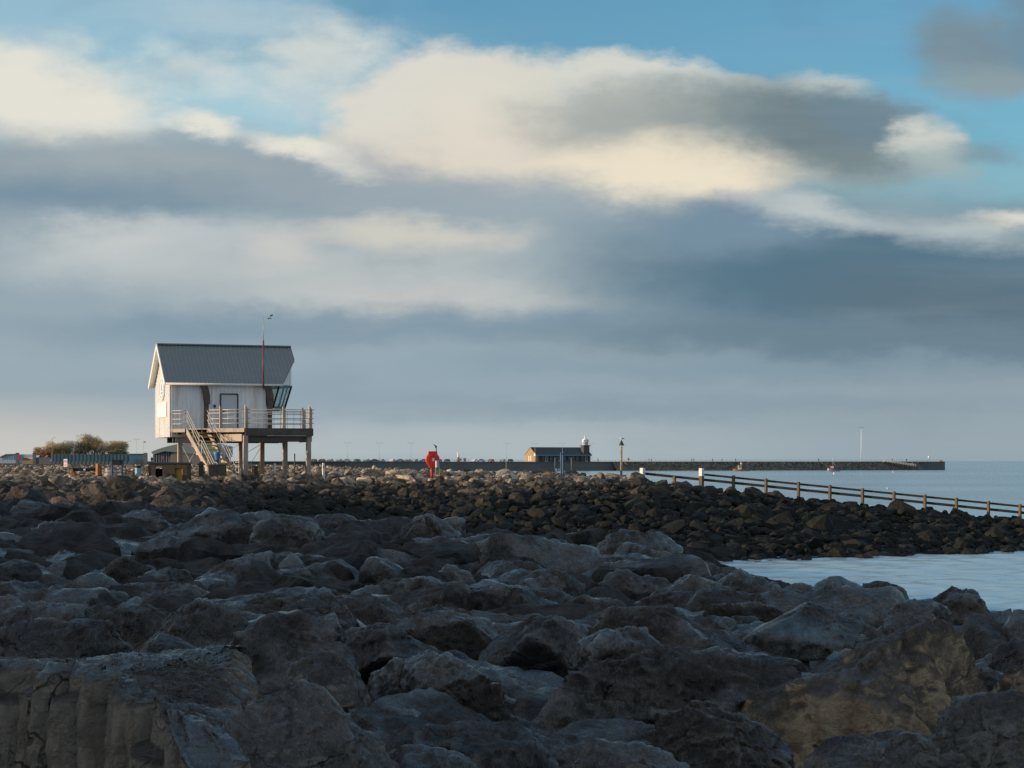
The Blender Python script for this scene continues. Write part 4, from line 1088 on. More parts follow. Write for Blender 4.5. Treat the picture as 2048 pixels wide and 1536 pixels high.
# ================================================================== the stilted lookout hut
TH = R(19.5)
E1 = Vector((math.cos(TH), math.sin(TH), 0)); E2 = Vector((-math.sin(TH), math.cos(TH), 0))
HO = Vector((X_at(340, 114), 114, 0))
def H(l, t, z): return HO + E1 * l + E2 * t + Vector((0, 0, z))
GZ = -1.0
def build_hut():
    hut = empty('lookout_hut', (HO.x + 3, HO.y + 1, GZ), 'white boarded lookout hut with steep grey roof, raised on timber stilts above the rocks', 'hut', rz=0)
    W = 5.0; ZB = 1.37; ZE = 4.42; ZR = 6.75
    # --- walls with vertical boards (standing 12 mm proud battens)
    b = MB()
    def wallq(p, q, z0, z1p, z1q, thick):
        p = Vector(p); q = Vector(q); d = (q - p).normalized(); n = Vector((d.y, -d.x, 0))
        b.prism([p + Vector((0,0,z0)), q + Vector((0,0,z0)), q + Vector((0,0,z1q)), p + Vector((0,0,z1p))], -n * thick)
        L = (q - p).length; k = int(L / 0.24)
        for i in range(k + 1):
            s = min(max(i / k, 0.02), 0.98); c = p.lerp(q, s); zt = z1p + (z1q - z1p) * s
            if zt - z0 < 0.1: continue
            b.box(c + n * 0.012 + Vector((0,0,(z0 + zt) / 2)), (0.06, 0.05, zt - z0 - 0.01), rz=math.atan2(d.y, d.x))
    wallq(H(0,0,0), H(5.62,0,0), ZB, ZE, ZE, 0.1)          # front
    wallq(H(5.62,W,0), H(0,W,0), ZB, ZE, ZE, 0.1)          # back
    # gable ends: left
    gp = [H(0,0.0,ZB), H(0,W,ZB), H(0,W,ZE), H(0,W/2,ZR-0.12), H(0,0,ZE)]
    b.prism(gp, E1 * 0.1)
    for i in range(20):
        t = 0.06 + (W - 0.12) * i / 19; zt = ZE + (ZR - 0.12 - ZE) * (1 - abs(t - W/2) / (W/2)) - 0.03
        b.box(H(-0.012, t, (ZB + zt) / 2), (0.024, 0.055, zt - ZB - 0.01), rz=TH)
    # inner right wall (below the bay) and bay spandrel above the windows
    b.prism([H(5.62,0.1,ZB), H(5.62,W-0.1,ZB), H(5.62,W-0.1,3.1), H(5.62,0.1,3.1)], -E1 * 0.1)
    def zroof(t): return ZE + 0.02 + (ZR - ZE) * (min(t, W - t) + 0.3) / (W / 2 + 0.3) - 0.33
    PB = [(5.62,0),(6.35,0),(7.42,1.5),(7.42,W-1.5),(6.35,W),(5.62,W)]
    def up(pts3): b.prism(pts3[0], pts3[1])
    n1 = (H(7.42,1.5,0) - H(6.35,0,0)).normalized(); nn = Vector((n1.y, -n1.x, 0))
    b.prism([H(6.35,0,4.40), H(7.42,1.5,4.40), H(7.42,1.5,zroof(1.5)), H(6.35,0,zroof(0)+0.03)], -nn * 0.08)
    b.prism([H(7.42,1.5,4.40), H(7.42,W-1.5,4.40), H(7.42,W-1.5,zroof(1.5)), H(7.42,W/2,zroof(W/2)-0.02), H(7.42,1.5,zroof(1.5))], -E1 * 0.08)
    n2 = (H(6.35,W,0) - H(7.42,W-1.5,0)).normalized(); nn2 = Vector((n2.y, -n2.x, 0))
    b.prism([H(7.42,W-1.5,4.40), H(6.35,W,4.40), H(6.35,W,zroof(0)+0.03), H(7.42,W-1.5,zroof(1.5))], -nn2 * 0.08)
    for i in range(1, 6):
        s = i / 6; c = H(6.35 + 1.07 * s, 1.5 * s, 0); zt = zroof(1.5 * s)
        b.box(c + nn * 0.01 + Vector((0,0,(4.40 + zt) / 2)), (0.05, 0.02, zt - 4.42), rz=math.atan2(n1.y, n1.x))
    b.build('wall', M['white_clad'], hut)
    # --- bay floor / sill skirt
    PBOT = [(5.62,0.06),(6.02,0.14),(7.05,1.62),(7.05,W-1.62),(6.02,W-0.14),(5.62,W-0.06)]
    b = MB(); b.prism([H(l,t,2.98) for l, t in PBOT], (0, 0, 0.14)); b.build('bay_floor', M['white_trim'], hut)
    # --- roof: profiled sheet, each slope a ribbed skin with its own thickness
    b = MB()
    for side in (0, 1):
        ls = []; l = -0.32
        while l < 7.6: ls += [(l, 0.0), (l + 0.10, 0.0), (l + 0.14, 0.03), (l + 0.19, 0.03)]; l += 0.23
        ls.append((7.6, 0.0))
        ls = [(min(a, 7.6), h) for a, h in ls]
        vs = []; nr = Vector((0, -(ZR - ZE), W / 2 + 0.3)).normalized()
        for a, h in ls:
            t0 = -0.3 if a <= 6.48 else -0.3 + (a - 6.48) / (7.6 - 6.48) * 1.8
            for t in (t0, W / 2):
                z = ZE + 0.03 + (ZR - ZE) * (t + 0.3) / (W / 2 + 0.3)
                tt = t if side == 0 else W - t
                dn = E2 * (nr.y if side == 0 else -nr.y) + Vector((0, 0, nr.z))
                vs.append(H(a, tt, z) + dn * h)
        n = len(ls); fs = [(2*i, 2*i+2, 2*i+3, 2*i+1) for i in range(n - 1)]
        b.add(vs, fs)
        b.add([v - Vector((0, 0, 0.07)) for v in vs], [tuple(reversed(f)) for f in fs])
    rf = b.build('roof', M['roof_metal'], hut)
    b = MB(); b.bar(H(-0.33, W/2, ZR + 0.06), H(7.6, W/2, ZR + 0.06), 0.30, 0.07); b.build('ridge_cap', M['roof_metal'], rf)
    for s in (0, 1):
        b = MB(); e = (lambda t: t) if s == 0 else (lambda t: W - t)
        b.bar(H(-0.35, e(-0.34), ZE - 0.10), H(-0.35, e(W/2 + 0.02), ZR - 0.03), 0.05, 0.24); b.build('bargeboard', M['white_trim'], rf)
        b = MB(); b.tube([H(-0.33, e(-0.36), ZE - 0.03), H(6.5, e(-0.36), ZE - 0.03)], 0.065, 10); b.build('gutter', M['white_trim'], rf)
    b = MB()
    for s in (0, 1):
        e = (lambda t: t) if s == 0 else (lambda t: W - t)
        b.prism([H(-0.32, e(-0.3), ZE - 0.09), H(0.0, e(-0.3), ZE - 0.09), H(0.0, e(W/2), ZR - 0.12), H(-0.32, e(W/2), ZR - 0.12)], (0, 0, 0.03))
    b.build('soffit', M['white_trim'], rf)
    # --- windows: slanting panes in dark frames
    ZT, ZS = 4.38, 3.13
    for i in range(5):
        (l0, t0), (l1, t1) = PB[i], PB[i+1]; (m0, s0), (m1, s1) = PBOT[i], PBOT[i+1]
        if i in (0, 4):   # flat panes beside the post
            pass
        A, B_, C, D = H(l0,t0,ZT), H(l1,t1,ZT), H(m1,s1,ZS), H(m0,s0,ZS)
        f = MB()
        f.bar(A, B_, 0.09, 0.09); f.bar(D, C, 0.10, 0.11); f.bar(A, D, 0.13, 0.09); f.bar(B_, C, 0.13, 0.09)
        if i == 2: f.bar((A + B_) / 2, (C + D) / 2, 0.09, 0.08)
        fo = f.build('window', M['frame_dark'], hut)
        g = MB(); n = (B_ - A).cross(D - A).normalized() * 0.012
        g.prism([A, B_, C, D], n); g.build('pane', M['glass'], fo)
    # --- door
    d = MB(); d.box(H(3.40, -0.03, 2.83), (0.92, 0.05, 1.95), rz=TH); do = d.build('door', M['door'], hut)
    f = MB()
    for l in (2.90, 3.90): f.box(H(l, -0.045, 2.86), (0.07, 0.09, 2.04), rz=TH)
    f.box(H(3.40, -0.045, 3.85), (0.93, 0.09, 0.07), rz=TH); f.build('door_frame', M['frame_dark'], do)
    h = MB(); h.tube([H(3.02,-0.10,2.85), H(3.16,-0.10,2.85)], 0.02, 8); h.box(H(3.02,-0.075,2.85),(0.05,0.05,0.12), rz=TH); h.build('handle', M['steel_dark'], do)
    h = MB(); h.box(H(3.5,-0.06,2.55),(0.36,0.012,0.12), rz=TH); h.build('door_plate', M['sign_white'], do)
    b = MB(); b.box(H(2.55,-0.08,3.15),(0.12,0.10,0.16), rz=TH, bev=0.015); b.build('wall_lamp', M['black'], hut)
    # --- round emblem and white board on the gable
    c = H(-0.04, W/2 - 0.1, 4.2); b = MB(); vs = []
    pts = [c + E2 * (0.86 * math.cos(a)) + Vector((0, 0, 0.66 * math.sin(a))) for a in [2*math.pi*i/32 for i in range(32)]]
    b.prism(pts, -E1 * 0.04); em = b.build('round_emblem', M['sign_white'], hut)
    b = MB()
    ring = [(0.72, 0.56), (0.62, 0.49)]
    for i in range(32):
        a0, a1 = 2*math.pi*i/32, 2*math.pi*(i+1)/32
        q = [c - E1*0.045 + E2*(r[0]*math.cos(a)) + Vector((0,0,r[1]*math.sin(a))) for r, a in ((ring[0],a0),(ring[0],a1),(ring[1],a1),(ring[1],a0))]
        b.prism(q, -E1 * 0.008)
    # small sail and hull device inside the ring
    b.prism([c - E1*0.045 + E2*(y*1.4) + Vector((0,0,z)) for y, z in ((-0.04,-0.14),(-0.04,0.34),(-0.24,-0.10))], -E1*0.008)
    b.prism([c - E1*0.045 + E2*(y*1.4) + Vector((0,0,z)) for y, z in ((0.03,-0.12),(0.03,0.28),(0.18,-0.10))], -E1*0.008)
    b.prism([c - E1*0.045 + E2*(y*1.4) + Vector((0,0,z)) for y, z in ((-0.28,-0.19),(0.25,-0.19),(0.15,-0.31),(-0.18,-0.31))], -E1*0.008)
    b.build('emblem_device', M['sign_blue'], em)
    b = MB(); b.box(H(-0.045, W/2 - 0.05, 2.97), (0.04, 3.0, 0.86), rz=TH); b.build('notice_board', M['sign_white'], hut)
    # --- external posts and curved knee braces
    for l in (2.05, 5.75):
        b = MB(); b.box(H(l, -0.16, 2.75), (0.24, 0.22, 2.0), rz=TH); b.build('wall_post', M['timber_dark'], hut)
        b = MB(); prev = None
        prof = []
        for i in range(9):
            s = i / 8; prof.append((l - 0.16 - 0.42 * (1 - math.cos(s * math.pi / 2)), 3.55 + 0.95 * math.sin(s * math.pi / 2)))
        inner = [(l + 0.20, 3.25), (l + 0.20, 3.75), (l + 0.10, 4.2), (l + 0.0, 4.36)]
        poly = [H(a, -0.30, z) for a, z in ([(l - 0.10, 3.3)] + [(x, min(zz, 4.34)) for x, zz in prof[:-1]] + list(reversed(inner)))]
        b.prism(poly, E2 * 0.26); b.build('bracket', M['timber_dark'], hut)
    # --- deck
    ZD = 1.83
    L0 = Vector((X_at(343, 113.9), 113.85, 0)); P1 = Vector((X_at(490, 111.0), 111.0, 0)); P2 = Vector((X_at(624, 112.3), 112.3, 0)); P3 = Vector((X_at(612, 116.4), 116.4, 0))
    hutF = [H(5.55, -0.02, 0), H(0.02, -0.02, 0)]
    poly = [L0, P1, P2, P3] + hutF
    b = MB()
    b.prism([p + Vector((0, 0, ZD - 0.05)) for p in poly], (0, 0, 0.05)); dk = b.build('deck', M['timber'], hut)
    dfr = (P2 - P1).normalized(); dlf = (P1 - L0).normalized(); drt = (P3 - P2).normalized()
    def fascia(a, c, h, th=0.07, out=0.04, mat='timber', z=ZD, name='fascia'):
        d = (c - a).normalized(); n = Vector((d.y, -d.x, 0))
        m = (a + c) / 2 + n * out; q = MB()
        q.box((m.x, m.y, z - h / 2), ((c - a).length, th, h), rz=math.atan2(d.y, d.x)); return q.build(name, M[mat], dk)
    # opening for the stairs splits the left fascia
    SM = Vector((X_at(395, 112.95), 112.95, 0))
    ds = Vector((0.60, -0.80, 0)); sw = Vector((0.80, 0.60, 0))
    fascia(L0, L0.lerp(P1, 0.20), 0.20); fascia(L0.lerp(P1, 0.50), P1, 0.22)
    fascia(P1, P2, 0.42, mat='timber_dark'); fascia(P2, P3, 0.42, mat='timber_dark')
    for k in range(9):   # joist ends under the left edge
        s = 0.04 + 0.115 * k
        q = L0.lerp(P1, s) + Vector((0.10, 0.28, 0))
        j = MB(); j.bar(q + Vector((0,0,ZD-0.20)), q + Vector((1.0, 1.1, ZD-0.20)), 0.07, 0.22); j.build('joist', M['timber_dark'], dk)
    # main beams
    def beam(a, c, z, h, w, mat): q = MB(); q.bar(Vector((a.x, a.y, z)), Vector((c.x, c.y, z)), w, h); return q.build('beam', M[mat], hut)
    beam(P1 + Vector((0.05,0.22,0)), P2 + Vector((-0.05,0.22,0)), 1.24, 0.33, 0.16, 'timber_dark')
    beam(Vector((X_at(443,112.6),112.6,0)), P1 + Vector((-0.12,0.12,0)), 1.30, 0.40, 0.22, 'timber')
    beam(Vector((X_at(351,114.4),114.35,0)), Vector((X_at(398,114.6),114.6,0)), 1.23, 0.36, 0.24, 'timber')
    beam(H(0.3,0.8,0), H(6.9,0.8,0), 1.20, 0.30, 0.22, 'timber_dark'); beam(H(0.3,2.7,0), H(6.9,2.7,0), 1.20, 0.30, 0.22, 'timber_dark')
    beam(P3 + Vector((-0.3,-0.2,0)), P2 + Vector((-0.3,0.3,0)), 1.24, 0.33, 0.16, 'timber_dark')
    # stilts
    for (px, d, w) in ((360, 114.4, 0.26), (481, 113.2, 0.20), (491, 111.06, 0.25), (524, 114.2, 0.25), (570, 114.0, 0.26), (617, 112.45, 0.25)):
        zt = 1.06 if px in (360, 481) else 1.42
        q = MB(); q.box((X_at(px, d), d, (zt + GZ - 0.5) / 2), (w, w, zt - GZ + 0.5), rz=TH, bev=0.012); q.build('stilt', M['timber'], hut)
    # crossed tie rods
    for (a, c) in (((364,892,114.3),(394,950,112.6)), ((394,897,113.5),(366,945,114.3)), ((494,905,111.3),(520,890,114.0)), ((520,897,114.0),(497,935,111.6)), ((457,902,113.4),(476,890,113.3)), ((498,925,111.6),(512,945,113.0))):
        q = MB(); q.tube([P(*a), P(*c)], 0.014, 6); q.build('tie_rod', M['galv'], hut)
    # --- railings: posts with slanted tops and four pipes
    def rail_run(a, c, n_thin, z0=ZD, name='railing'):
        q = MB()
        for h in (1.04, 0.86, 0.55, 0.28): q.tube([a + Vector((0,0,z0+h)), c + Vector((0,0,z0+h))], 0.022, 8)
        for i in range(n_thin):
            s = (i + 0.5) / n_thin; m = a.lerp(c, s)
            q.tube([m + Vector((0,0,z0)), m + Vector((0,0,z0+1.04))], 0.013, 6)
        return q.build(name, M['galv'], hut)
    def rail_post(p, h=1.28, w=0.17, rz=TH, mat='timber'):
        q = MB(); hw = w / 2; m = Matrix.Rotation(rz, 3, 'Z')
        base = [(-hw,-hw),(hw,-hw),(hw,hw),(-hw,hw)]
        hs = [h, h - 0.22, h - 0.22, h]
        vs = [p + m @ Vector((x,y,0)) + Vector((0,0,ZD+0.003)) for x,y in base] + [p + m @ Vector((x,y,0)) + Vector((0,0,ZD+hh)) for (x,y),hh in zip(base,hs)]
        q.add(vs, [(0,3,2,1),(4,5,6,7),(0,1,5,4),(1,2,6,5),(2,3,7,6),(3,0,4,7)]); q.build('railing_post', M[mat], hut)
    ins = Vector((0.06, 0.12, 0))
    rail_post(P1 + ins); rail_post(P2 + Vector((-0.10, 0.12, 0))); rail_post(P3 + Vector((-0.12,-0.1,0)))
    rail_post(L0.lerp(P1, 0.66) + ins); rail_post(Vector((X_at(568,114.9),114.9,0)))
    rail_run(L0.lerp(P1, 0.50) + ins, P1 + ins, 5)
    rail_run(P1 + ins, P2 + Vector((0.10, 0.10, 0)), 3)
    rail_run(P2 + Vector((-0.1, 0.12, 0)), P3 + Vector((-0.12,-0.1,0)), 5)
    rail_run(Vector((X_at(528,115.2),115.2,0)), P3 + Vector((-0.12,-0.1,0)), 6)
    rail_run(L0 + ins, L0.lerp(P1, 0.19) + ins, 3)
    # --- staircase: stringers, nosed treads, stepped handrails
    st = MB(); n_t = 11; rise = (ZD - GZ + 0.1) / (n_t + 1); going = 3.25 / (n_t + 1)
    half = 0.60
    stair = None
    for s in (-1, 1):
        a = SM + sw * (s * (half + 0.04)) + Vector((0,0,ZD-0.14)); c = a + ds * 3.3 + Vector((0,0,-(ZD-GZ)))
        st.prism([a + Vector((0,0,0.17)), a - Vector((0,0,0.19)), c - Vector((0,0,0.19)), c + Vector((0,0,0.17))], sw * (0.06 * s))
        # stepped blocks on the outer face
        for k in range(5):
            m = a.lerp(c, 0.22 + 0.16 * k) + Vector((0,0,-0.20)); st.box(m, (0.34, 0.05, 0.16), rz=math.atan2(ds.y, ds.x))
    stair = st.build('staircase', M['timber'], hut)
    for k in range(n_t):
        c = SM + ds * (going * (k + 0.75)) + Vector((0, 0, ZD - rise * (k + 1)))
        q = MB(); q.box(c, (half * 2 - 0.01, going * 0.96, 0.05), rz=math.atan2(sw.y, sw.x)); t = q.build('tread', M['tread'], stair)
        q = MB(); q.box(c + ds * (going * 0.49) + Vector((0,0,0.005)), (half * 2 - 0.03, 0.045, 0.075), rz=math.atan2(sw.y, sw.x)); q.build('nosing', M['nosing'], t)
    for s in (-1, 1):
        side = sw * (s * (half + 0.07))
        q = MB()
        slope = -(ZD - GZ) / 3.3
        for h in (1.04, 0.80, 0.50):
            a = SM + side + ds * (-0.1 if s > 0 else 0.0) + Vector((0, 0, ZD + h)); pts = [a]; x = 0.0; z = ZD + h
            for (run, flat) in ((1.45, 0.30), (1.45, 0.30)):
                x += run; z += slope * (run + flat * 0.9) ; pts.append(SM + side + ds * x + Vector((0,0,z)))
                x += flat; pts.append(SM + side + ds * x + Vector((0,0,z)))
            z2 = max(z - 0.55, GZ + 0.1); pts.append(SM + side + ds * (x + 0.35) + Vector((0,0,z2)))
            q.tube(pts, 0.019, 8)
        for x in (0.05, 0.75, 1.45, 1.75, 2.5, 3.2):
            zt = ZD + 1.0 + slope * (x + (0.27 if x > 1.6 else 0))
            p = SM + side + ds * x; q.tube([p + Vector((0,0,zt)), p + Vector((0,0,zt-1.08))], 0.020, 6)
        q.build('handrail', M['galv'], stair)
    # --- mast with wind instruments
    mb = H(5.32, -0.42, 0)
    q = MB(); q.tube([mb + Vector((0,0,ZE-0.25)), mb + Vector((0,0,6.95))], 0.042, 10); q.box(mb + Vector((0,0.10,ZE-0.06)), (0.10,0.28,0.06)); mast = q.build('mast', M['mast_red'], hut)
    q = MB(); q.tube([mb + Vector((0,0,6.95)), mb + Vector((0,0,8.28))], 0.022, 8); top = mb + Vector((0,0,8.18))
    q.tube([top, top + Vector((0.42, 0, 0.09))], 0.016, 6); q.build('mast_top', M['lamp_grey'], mast)
    q = MB(); v0 = top + Vector((0.42,0,0.09)); q.tube([v0, v0 + Vector((0,0,0.12))], 0.012, 6); q.prism([v0 + Vector((-0.10,0,0.10)), v0 + Vector((0.10,0,0.20)), v0 + Vector((0.13,0,0.12)), v0 + Vector((0.02,0,0.08))], (0,0.012,0))
    for a in range(3):
        o2 = Vector((0.10 * math.cos(a*2.09), 0.10 * math.sin(a*2.09), 0)); q.tube([v0 + Vector((-0.08,0,-0.04)), v0 + Vector((-0.08,0,-0.04)) + o2], 0.008, 5); q.lathe(v0 + Vector((-0.08,0,-0.05)) + o2, [(0.005,-0.03),(0.035,-0.02),(0.04,0.0),(0.005,0.02)], 8)
    q.build('anemometer', M['steel_dark'], mast)
    # small white junction box on the right stilt
    q = MB(); q.box((X_at(613.5,112.3), 112.28, Z_at(903,112.3)), (0.10,0.08,0.20)); q.build('junction_box', M['cabin_cream'], hut)
build_hut()

# ================================================================== things standing among the rocks by the hut
def gz(px, d): return float(surf(X_at(px, d), d))
def post_thing(name, px, y0, y1, d, w, mat, label, cat, group=None, cap=None, rz=0.5, tilt=0.0, square=True):
    """an upright post from photo row y0 (top) to y1 at distance d"""
    x = X_at(px, d); zt = Z_at(y0, d); zb = Z_at(y1, d) - 0.35
    t = empty(name, (x, d, zb), label, cat, group)
    b = MB()
    a = Vector((x, d, zb)); c = Vector((x + tilt, d, zt))
    if square: b.box((a + c) / 2, (w, w, zt - zb), rz=rz, bev=w * 0.08)
    else: b.tube([a, c], w / 2, 10)
    b.build('shaft', M[mat], t)
    if cap: cap(t, c, w)
    return t
def build_props():
    # lifebuoy housing
    d = 112.0; x = X_at(864.5, d)
    t = empty('lifebuoy_stand', (x, d, Z_at(952, d)), 'round red lifebuoy housing with a white centre on a red post among the rocks', 'lifebuoy')
    b = MB(); b.box((X_at(864, d), d + 0.03, (Z_at(934, d) + Z_at(956, d)) / 2), (0.125, 0.125, Z_at(930, d) - Z_at(956, d)), rz=0.5, bev=0.012); b.build('post', M['red_post'], t)
    c = P(865.3, 919, d); rad = 0.395
    outl = []
    for i in range(40):
        a = 2 * math.pi * i / 40; px_, pz_ = rad * math.sin(a), rad * math.cos(a)
        outl.append((px_, pz_))
    def block(x0, x1, z0, z1): return [(x0,z0),(x1,z0),(x1,z1),(x0,z1)]
    b = MB(); yaw = Matrix.Rotation(R(10), 3, 'Z')
    def tr(p, dy): return c + yaw @ Vector((p[0], dy, p[1]))
    # dished body: back disc, bevelled front
    rings = [(1.0, 0.09), (1.0, -0.03), (0.93, -0.08), (0.60, -0.095), (0.45, -0.09), (0.30, -0.085)]
    vs = []; fs = []
    for r, dy in rings: vs += [tr((p[0]*r, p[1]*r), dy) for p in outl]
    for k in range(len(rings)-1):
        for i in range(40): fs.append((k*40+i, k*40+(i+1)%40, (k+1)*40+(i+1)%40, (k+1)*40+i))
    fs.append(tuple(reversed(range(40)))); fs.append(tuple(5*40+i for i in range(40)))
    b.add(vs, fs)
    for (x0, x1, z0, z1) in ((-0.24, 0.25, 0.28, 0.46), (-0.20, 0.16, -0.47, -0.30)):
        b.prism([tr(p, -0.095) for p in block(x0, x1, z0, z1)], yaw @ Vector((0, 0.18, 0)))
    hs = b.build('housing', M['red_plastic'], t)
    b = MB(); pts = [tr((0.01 + 0.095*math.sin(2*math.pi*i/24), -0.01 + 0.10*math.cos(2*math.pi*i/24)), -0.105) for i in range(24)]
    b.prism(pts, yaw @ Vector((0, 0.05, 0))); b.build('centre_disc', M['white_paint'], hs)
    b = MB(); b.prism([tr(p, -0.112) for p in ((-0.10,0.05),(-0.02,0.06),(-0.05,-0.09),(-0.09,-0.07))], yaw @ Vector((0, 0.005, 0))); b.build('disc_mark', M['red_plastic'], hs)
    # solar panel pole behind it
    d2 = 114.5
    t = empty('panel_pole', (X_at(872.5, d2), d2, gz(872, d2)), 'thin pole with a small tilted green panel on top, rising behind the red lifebuoy', 'pole')
    b = MB(); b.tube([P(872.5, 950, d2), P(872.5, 893, d2)], 0.03, 8); b.build('pole', M['pole_cream'], t)
    b = MB(); b.box(P(870.8, 891.5, d2), (0.22, 0.18, 0.05), rot=Matrix.Rotation(R(35), 3, 'Y')); b.box(P(871.8, 894, d2), (0.10, 0.06, 0.08)); b.build('panel', M['green_paint'], t)
    # lilac box on two legs
    d3 = 111.6
    t = empty('cabinet_stand', (X_at(875, d3), d3, gz(875, d3)), 'narrow pale lilac box with tan top on two legs, right of the red lifebuoy', 'cabinet')
    b = MB(); b.box(P(874, 928.5, d3), (0.14, 0.16, 0.37), rz=0.5, bev=0.012); b.build('box', M['violet_pale'], t)
    b = MB(); b.box(P(875.5, 921.3, d3), (0.23, 0.18, 0.03), rz=0.1); b.build('lid', M['pole_cream'], t)
    for px in (871, 878.6):
        b = MB(); b.box(P(px, 937, d3 + 0.08), (0.035, 0.04, Z_at(921.6,d3)-Z_at(953,d3))); b.build('leg', M['pole_cream'], t)
    # beacon pole with green cone
    d = 116.0; x = X_at(1242.5, d)
    t = empty('beacon_pole', (x, d, Z_at(958, d)), 'cream beacon pole with a dark green cone topmark at the start of the groyne', 'beacon')
    b = MB(); b.tube([P(1242.5, 962, d), P(1242.7, 892, d)], 0.073, 12, 0.062); b.build('pole', M['pole_cream'], t)
    b = MB(); b.lathe(P(1243, 891, d), [(0.165, 0.0), (0.165, 0.012), (0.012, 0.32)], 20); b.build('topmark', M['green_paint'], t)
    gull((1243.4, 877.8, d), 0.34, 'gull perched on the green cone of the beacon pole', -1)
    # blue double post
    d = 112.5
    t = empty('blue_posts', (X_at(1122, d), d, gz(1122, d)), 'pair of tall faded blue posts standing close together among the rocks', 'posts')
    b = MB(); b.box(P(1122.4, 930, d), (0.075, 0.09, Z_at(908,d)-Z_at(958,d)), rz=0.3); b.build('post', M['blue_paint'], t)
    b = MB(); b.box(P(1126.0, 929, d+0.12), (0.075, 0.09, Z_at(906,d)-Z_at(958,d)), rz=0.3); b.build('post', M['blue_paint'], t)
    b = MB(); b.box(P(1124.4, 908.0, d+0.02), (0.20, 0.06, 0.09), rz=0.1); b.build('head_plate', M['blue_paint'], t)
    b = MB(); b.box(P(1121.0, 936, d-0.05), (0.02, 0.03, 0.85), rz=0.1); b.build('edge_strip', M['pole_cream'], t)
    # small white and blue drum left of it
    d = 118
    t = empty('drum', (X_at(1115, d), d, gz(1115, d)), 'small white drum lying beside a blue bundle, left of the blue posts', 'drum')
    b = MB(); b.lathe(P(1112, 942.5, d), [(0.05,0),(0.06,0.02),(0.06,0.13),(0.05,0.15)], 14); b.build('body', M['white_paint'], t)
    b = MB(); b.lathe(P(1117.5, 942.5, d), [(0.06,0),(0.09,0.03),(0.08,0.10),(0.02,0.16)], 12); b.build('bundle', M['pale_blue'], t)
    # tan crate
    d = 116
    t = empty('crate', (X_at(933, d), d, gz(933, d)), 'small tan wooden crate with a dark hole, on the rocks right of the lifebuoy', 'crate')
    b = MB(); b.box(P(934, 940.5, d), (0.38, 0.25, 0.14), rz=0.1, bev=0.012); b.build('body', M['timber_post'], t)
    b = MB(); b.box(P(937.5, 940.4, d - 0.125), (0.08, 0.03, 0.06), rz=0.1); b.build('opening', M['black'], t)
    # slim mooring poles behind the mound, each its own
    for (px, y0, y1, d, w, mat, lab) in (
        (1012.3, 923, 946, 121, 0.075, 'pole_cream', 'short yellow-green pole midway between lifebuoy and station building'),
        (1109.5, 915, 944, 121, 0.055, 'pole_cream', 'short thin tan pole left of the pair of blue posts'),
        (1142.5, 915, 950, 120, 0.06, 'pole_cream', 'thin tan pole right of the pair of blue posts'),
        (589.5, 907, 944, 118, 0.07, 'green_paint', 'thin green stake between the two rightmost stilts of the hut'),
        (549.5, 927, 948, 112, 0.10, 'white_paint', 'short white marker post under the hut between the middle stilts'),
        (647.0, 926, 953, 110.5, 0.115, 'white_paint', 'short white marker post with dark letters, right of the hut'),
        (520.0, 922, 952, 110.6, 0.085, 'yellow_rust', 'yellow post against the second stilt of the hut'),
        (566.5, 919, 948, 111, 0.075, 'timber', 'slim pinkish stake against the third stilt of the hut')):
        t = post_thing('marker_post', px, y0, y1, d, w, mat, lab, 'post', square=(w > 0.07))
        if px == 647.0:
            b = MB(); b.box(P(646.6, 934, d - 0.075), (0.05, 0.012, 0.16), rz=0.5); b.build('mark', M['steel_dark'], t)
    # rust coloured bollard under the hut
    d = 110.6
    post_thing('bollard', 510, 932, 951, d, 0.26, 'rust_dark', 'short rust brown bollard between the corner stilt and the yellow post', 'bollard')
    # no-entry style sign
    d = 104
    t = empty('warning_sign', (X_at(132, d), d, gz(132, d)), 'small faded red and white notice on a tan post, far left in the rocks', 'sign')
    b = MB(); b.box(P(131.8, 940, d + 0.03), (0.05, 0.05, Z_at(919,d)-Z_at(953,d)), rz=0.2); b.build('post', M['timber_post'], t)
    b = MB(); b.box(P(131.2, 925.8, d), (0.215, 0.02, 0.40), rz=-0.35, bev=0.004); pl = b.build('board', M['sign_white'], t)
    b = MB(); m = Matrix.Rotation(-0.35, 3, 'Z')
    cc = P(131.2, 922.6, d) + m @ Vector((0, -0.014, 0))
    for i in range(20):
        a0, a1 = 2*math.pi*i/20, 2*math.pi*(i+1)/20
        b.prism([cc + m @ Vector((r*math.cos(a), 0, r*math.sin(a))) for r, a in ((0.085,a0),(0.085,a1),(0.060,a1),(0.060,a0))], m @ Vector((0,-0.004,0)))
    b.prism([cc + m @ Vector(p) for p in ((-0.055,0,0.042),(-0.042,0,0.055),(0.055,0,-0.042),(0.042,0,-0.055))], m @ Vector((0,-0.004,0)))
    for k, wd in enumerate((0.15, 0.12, 0.14)): b.box(P(131.2, 928.2 + k*1.6, d) + m @ Vector((0,-0.014,0)), (wd, 0.006, 0.022), rz=-0.35)
    b.build('red_marking', M['sign_red'], pl)
    # rusty winch frame
    d = 103
    t = empty('winch_frame', (X_at(172, d), d, gz(172, d)), 'rusty orange steel frame carrying a long dark drum bar, left of the blue stand', 'winch')
    b = MB(); b.tube([P(147, 939, d+0.2), P(196, 938, d+0.2)], 0.085, 12); dr = b.build('drum_bar', M['steel_dark'], t)
    b = MB(); b.box(P(169.2, 939.2, d+0.10), (0.11, 0.06, 0.10), bev=0.01); b.build('label_plate', M['white_paint'], dr)
    b = MB(); b.prism([P(142.5,931,d), P(146,943,d), P(149,951,d), P(158,955,d), P(151,959,d), P(142.5,958,d)], (0.05, 0.35, 0)); b.build('side_plate', M['rust'], t)
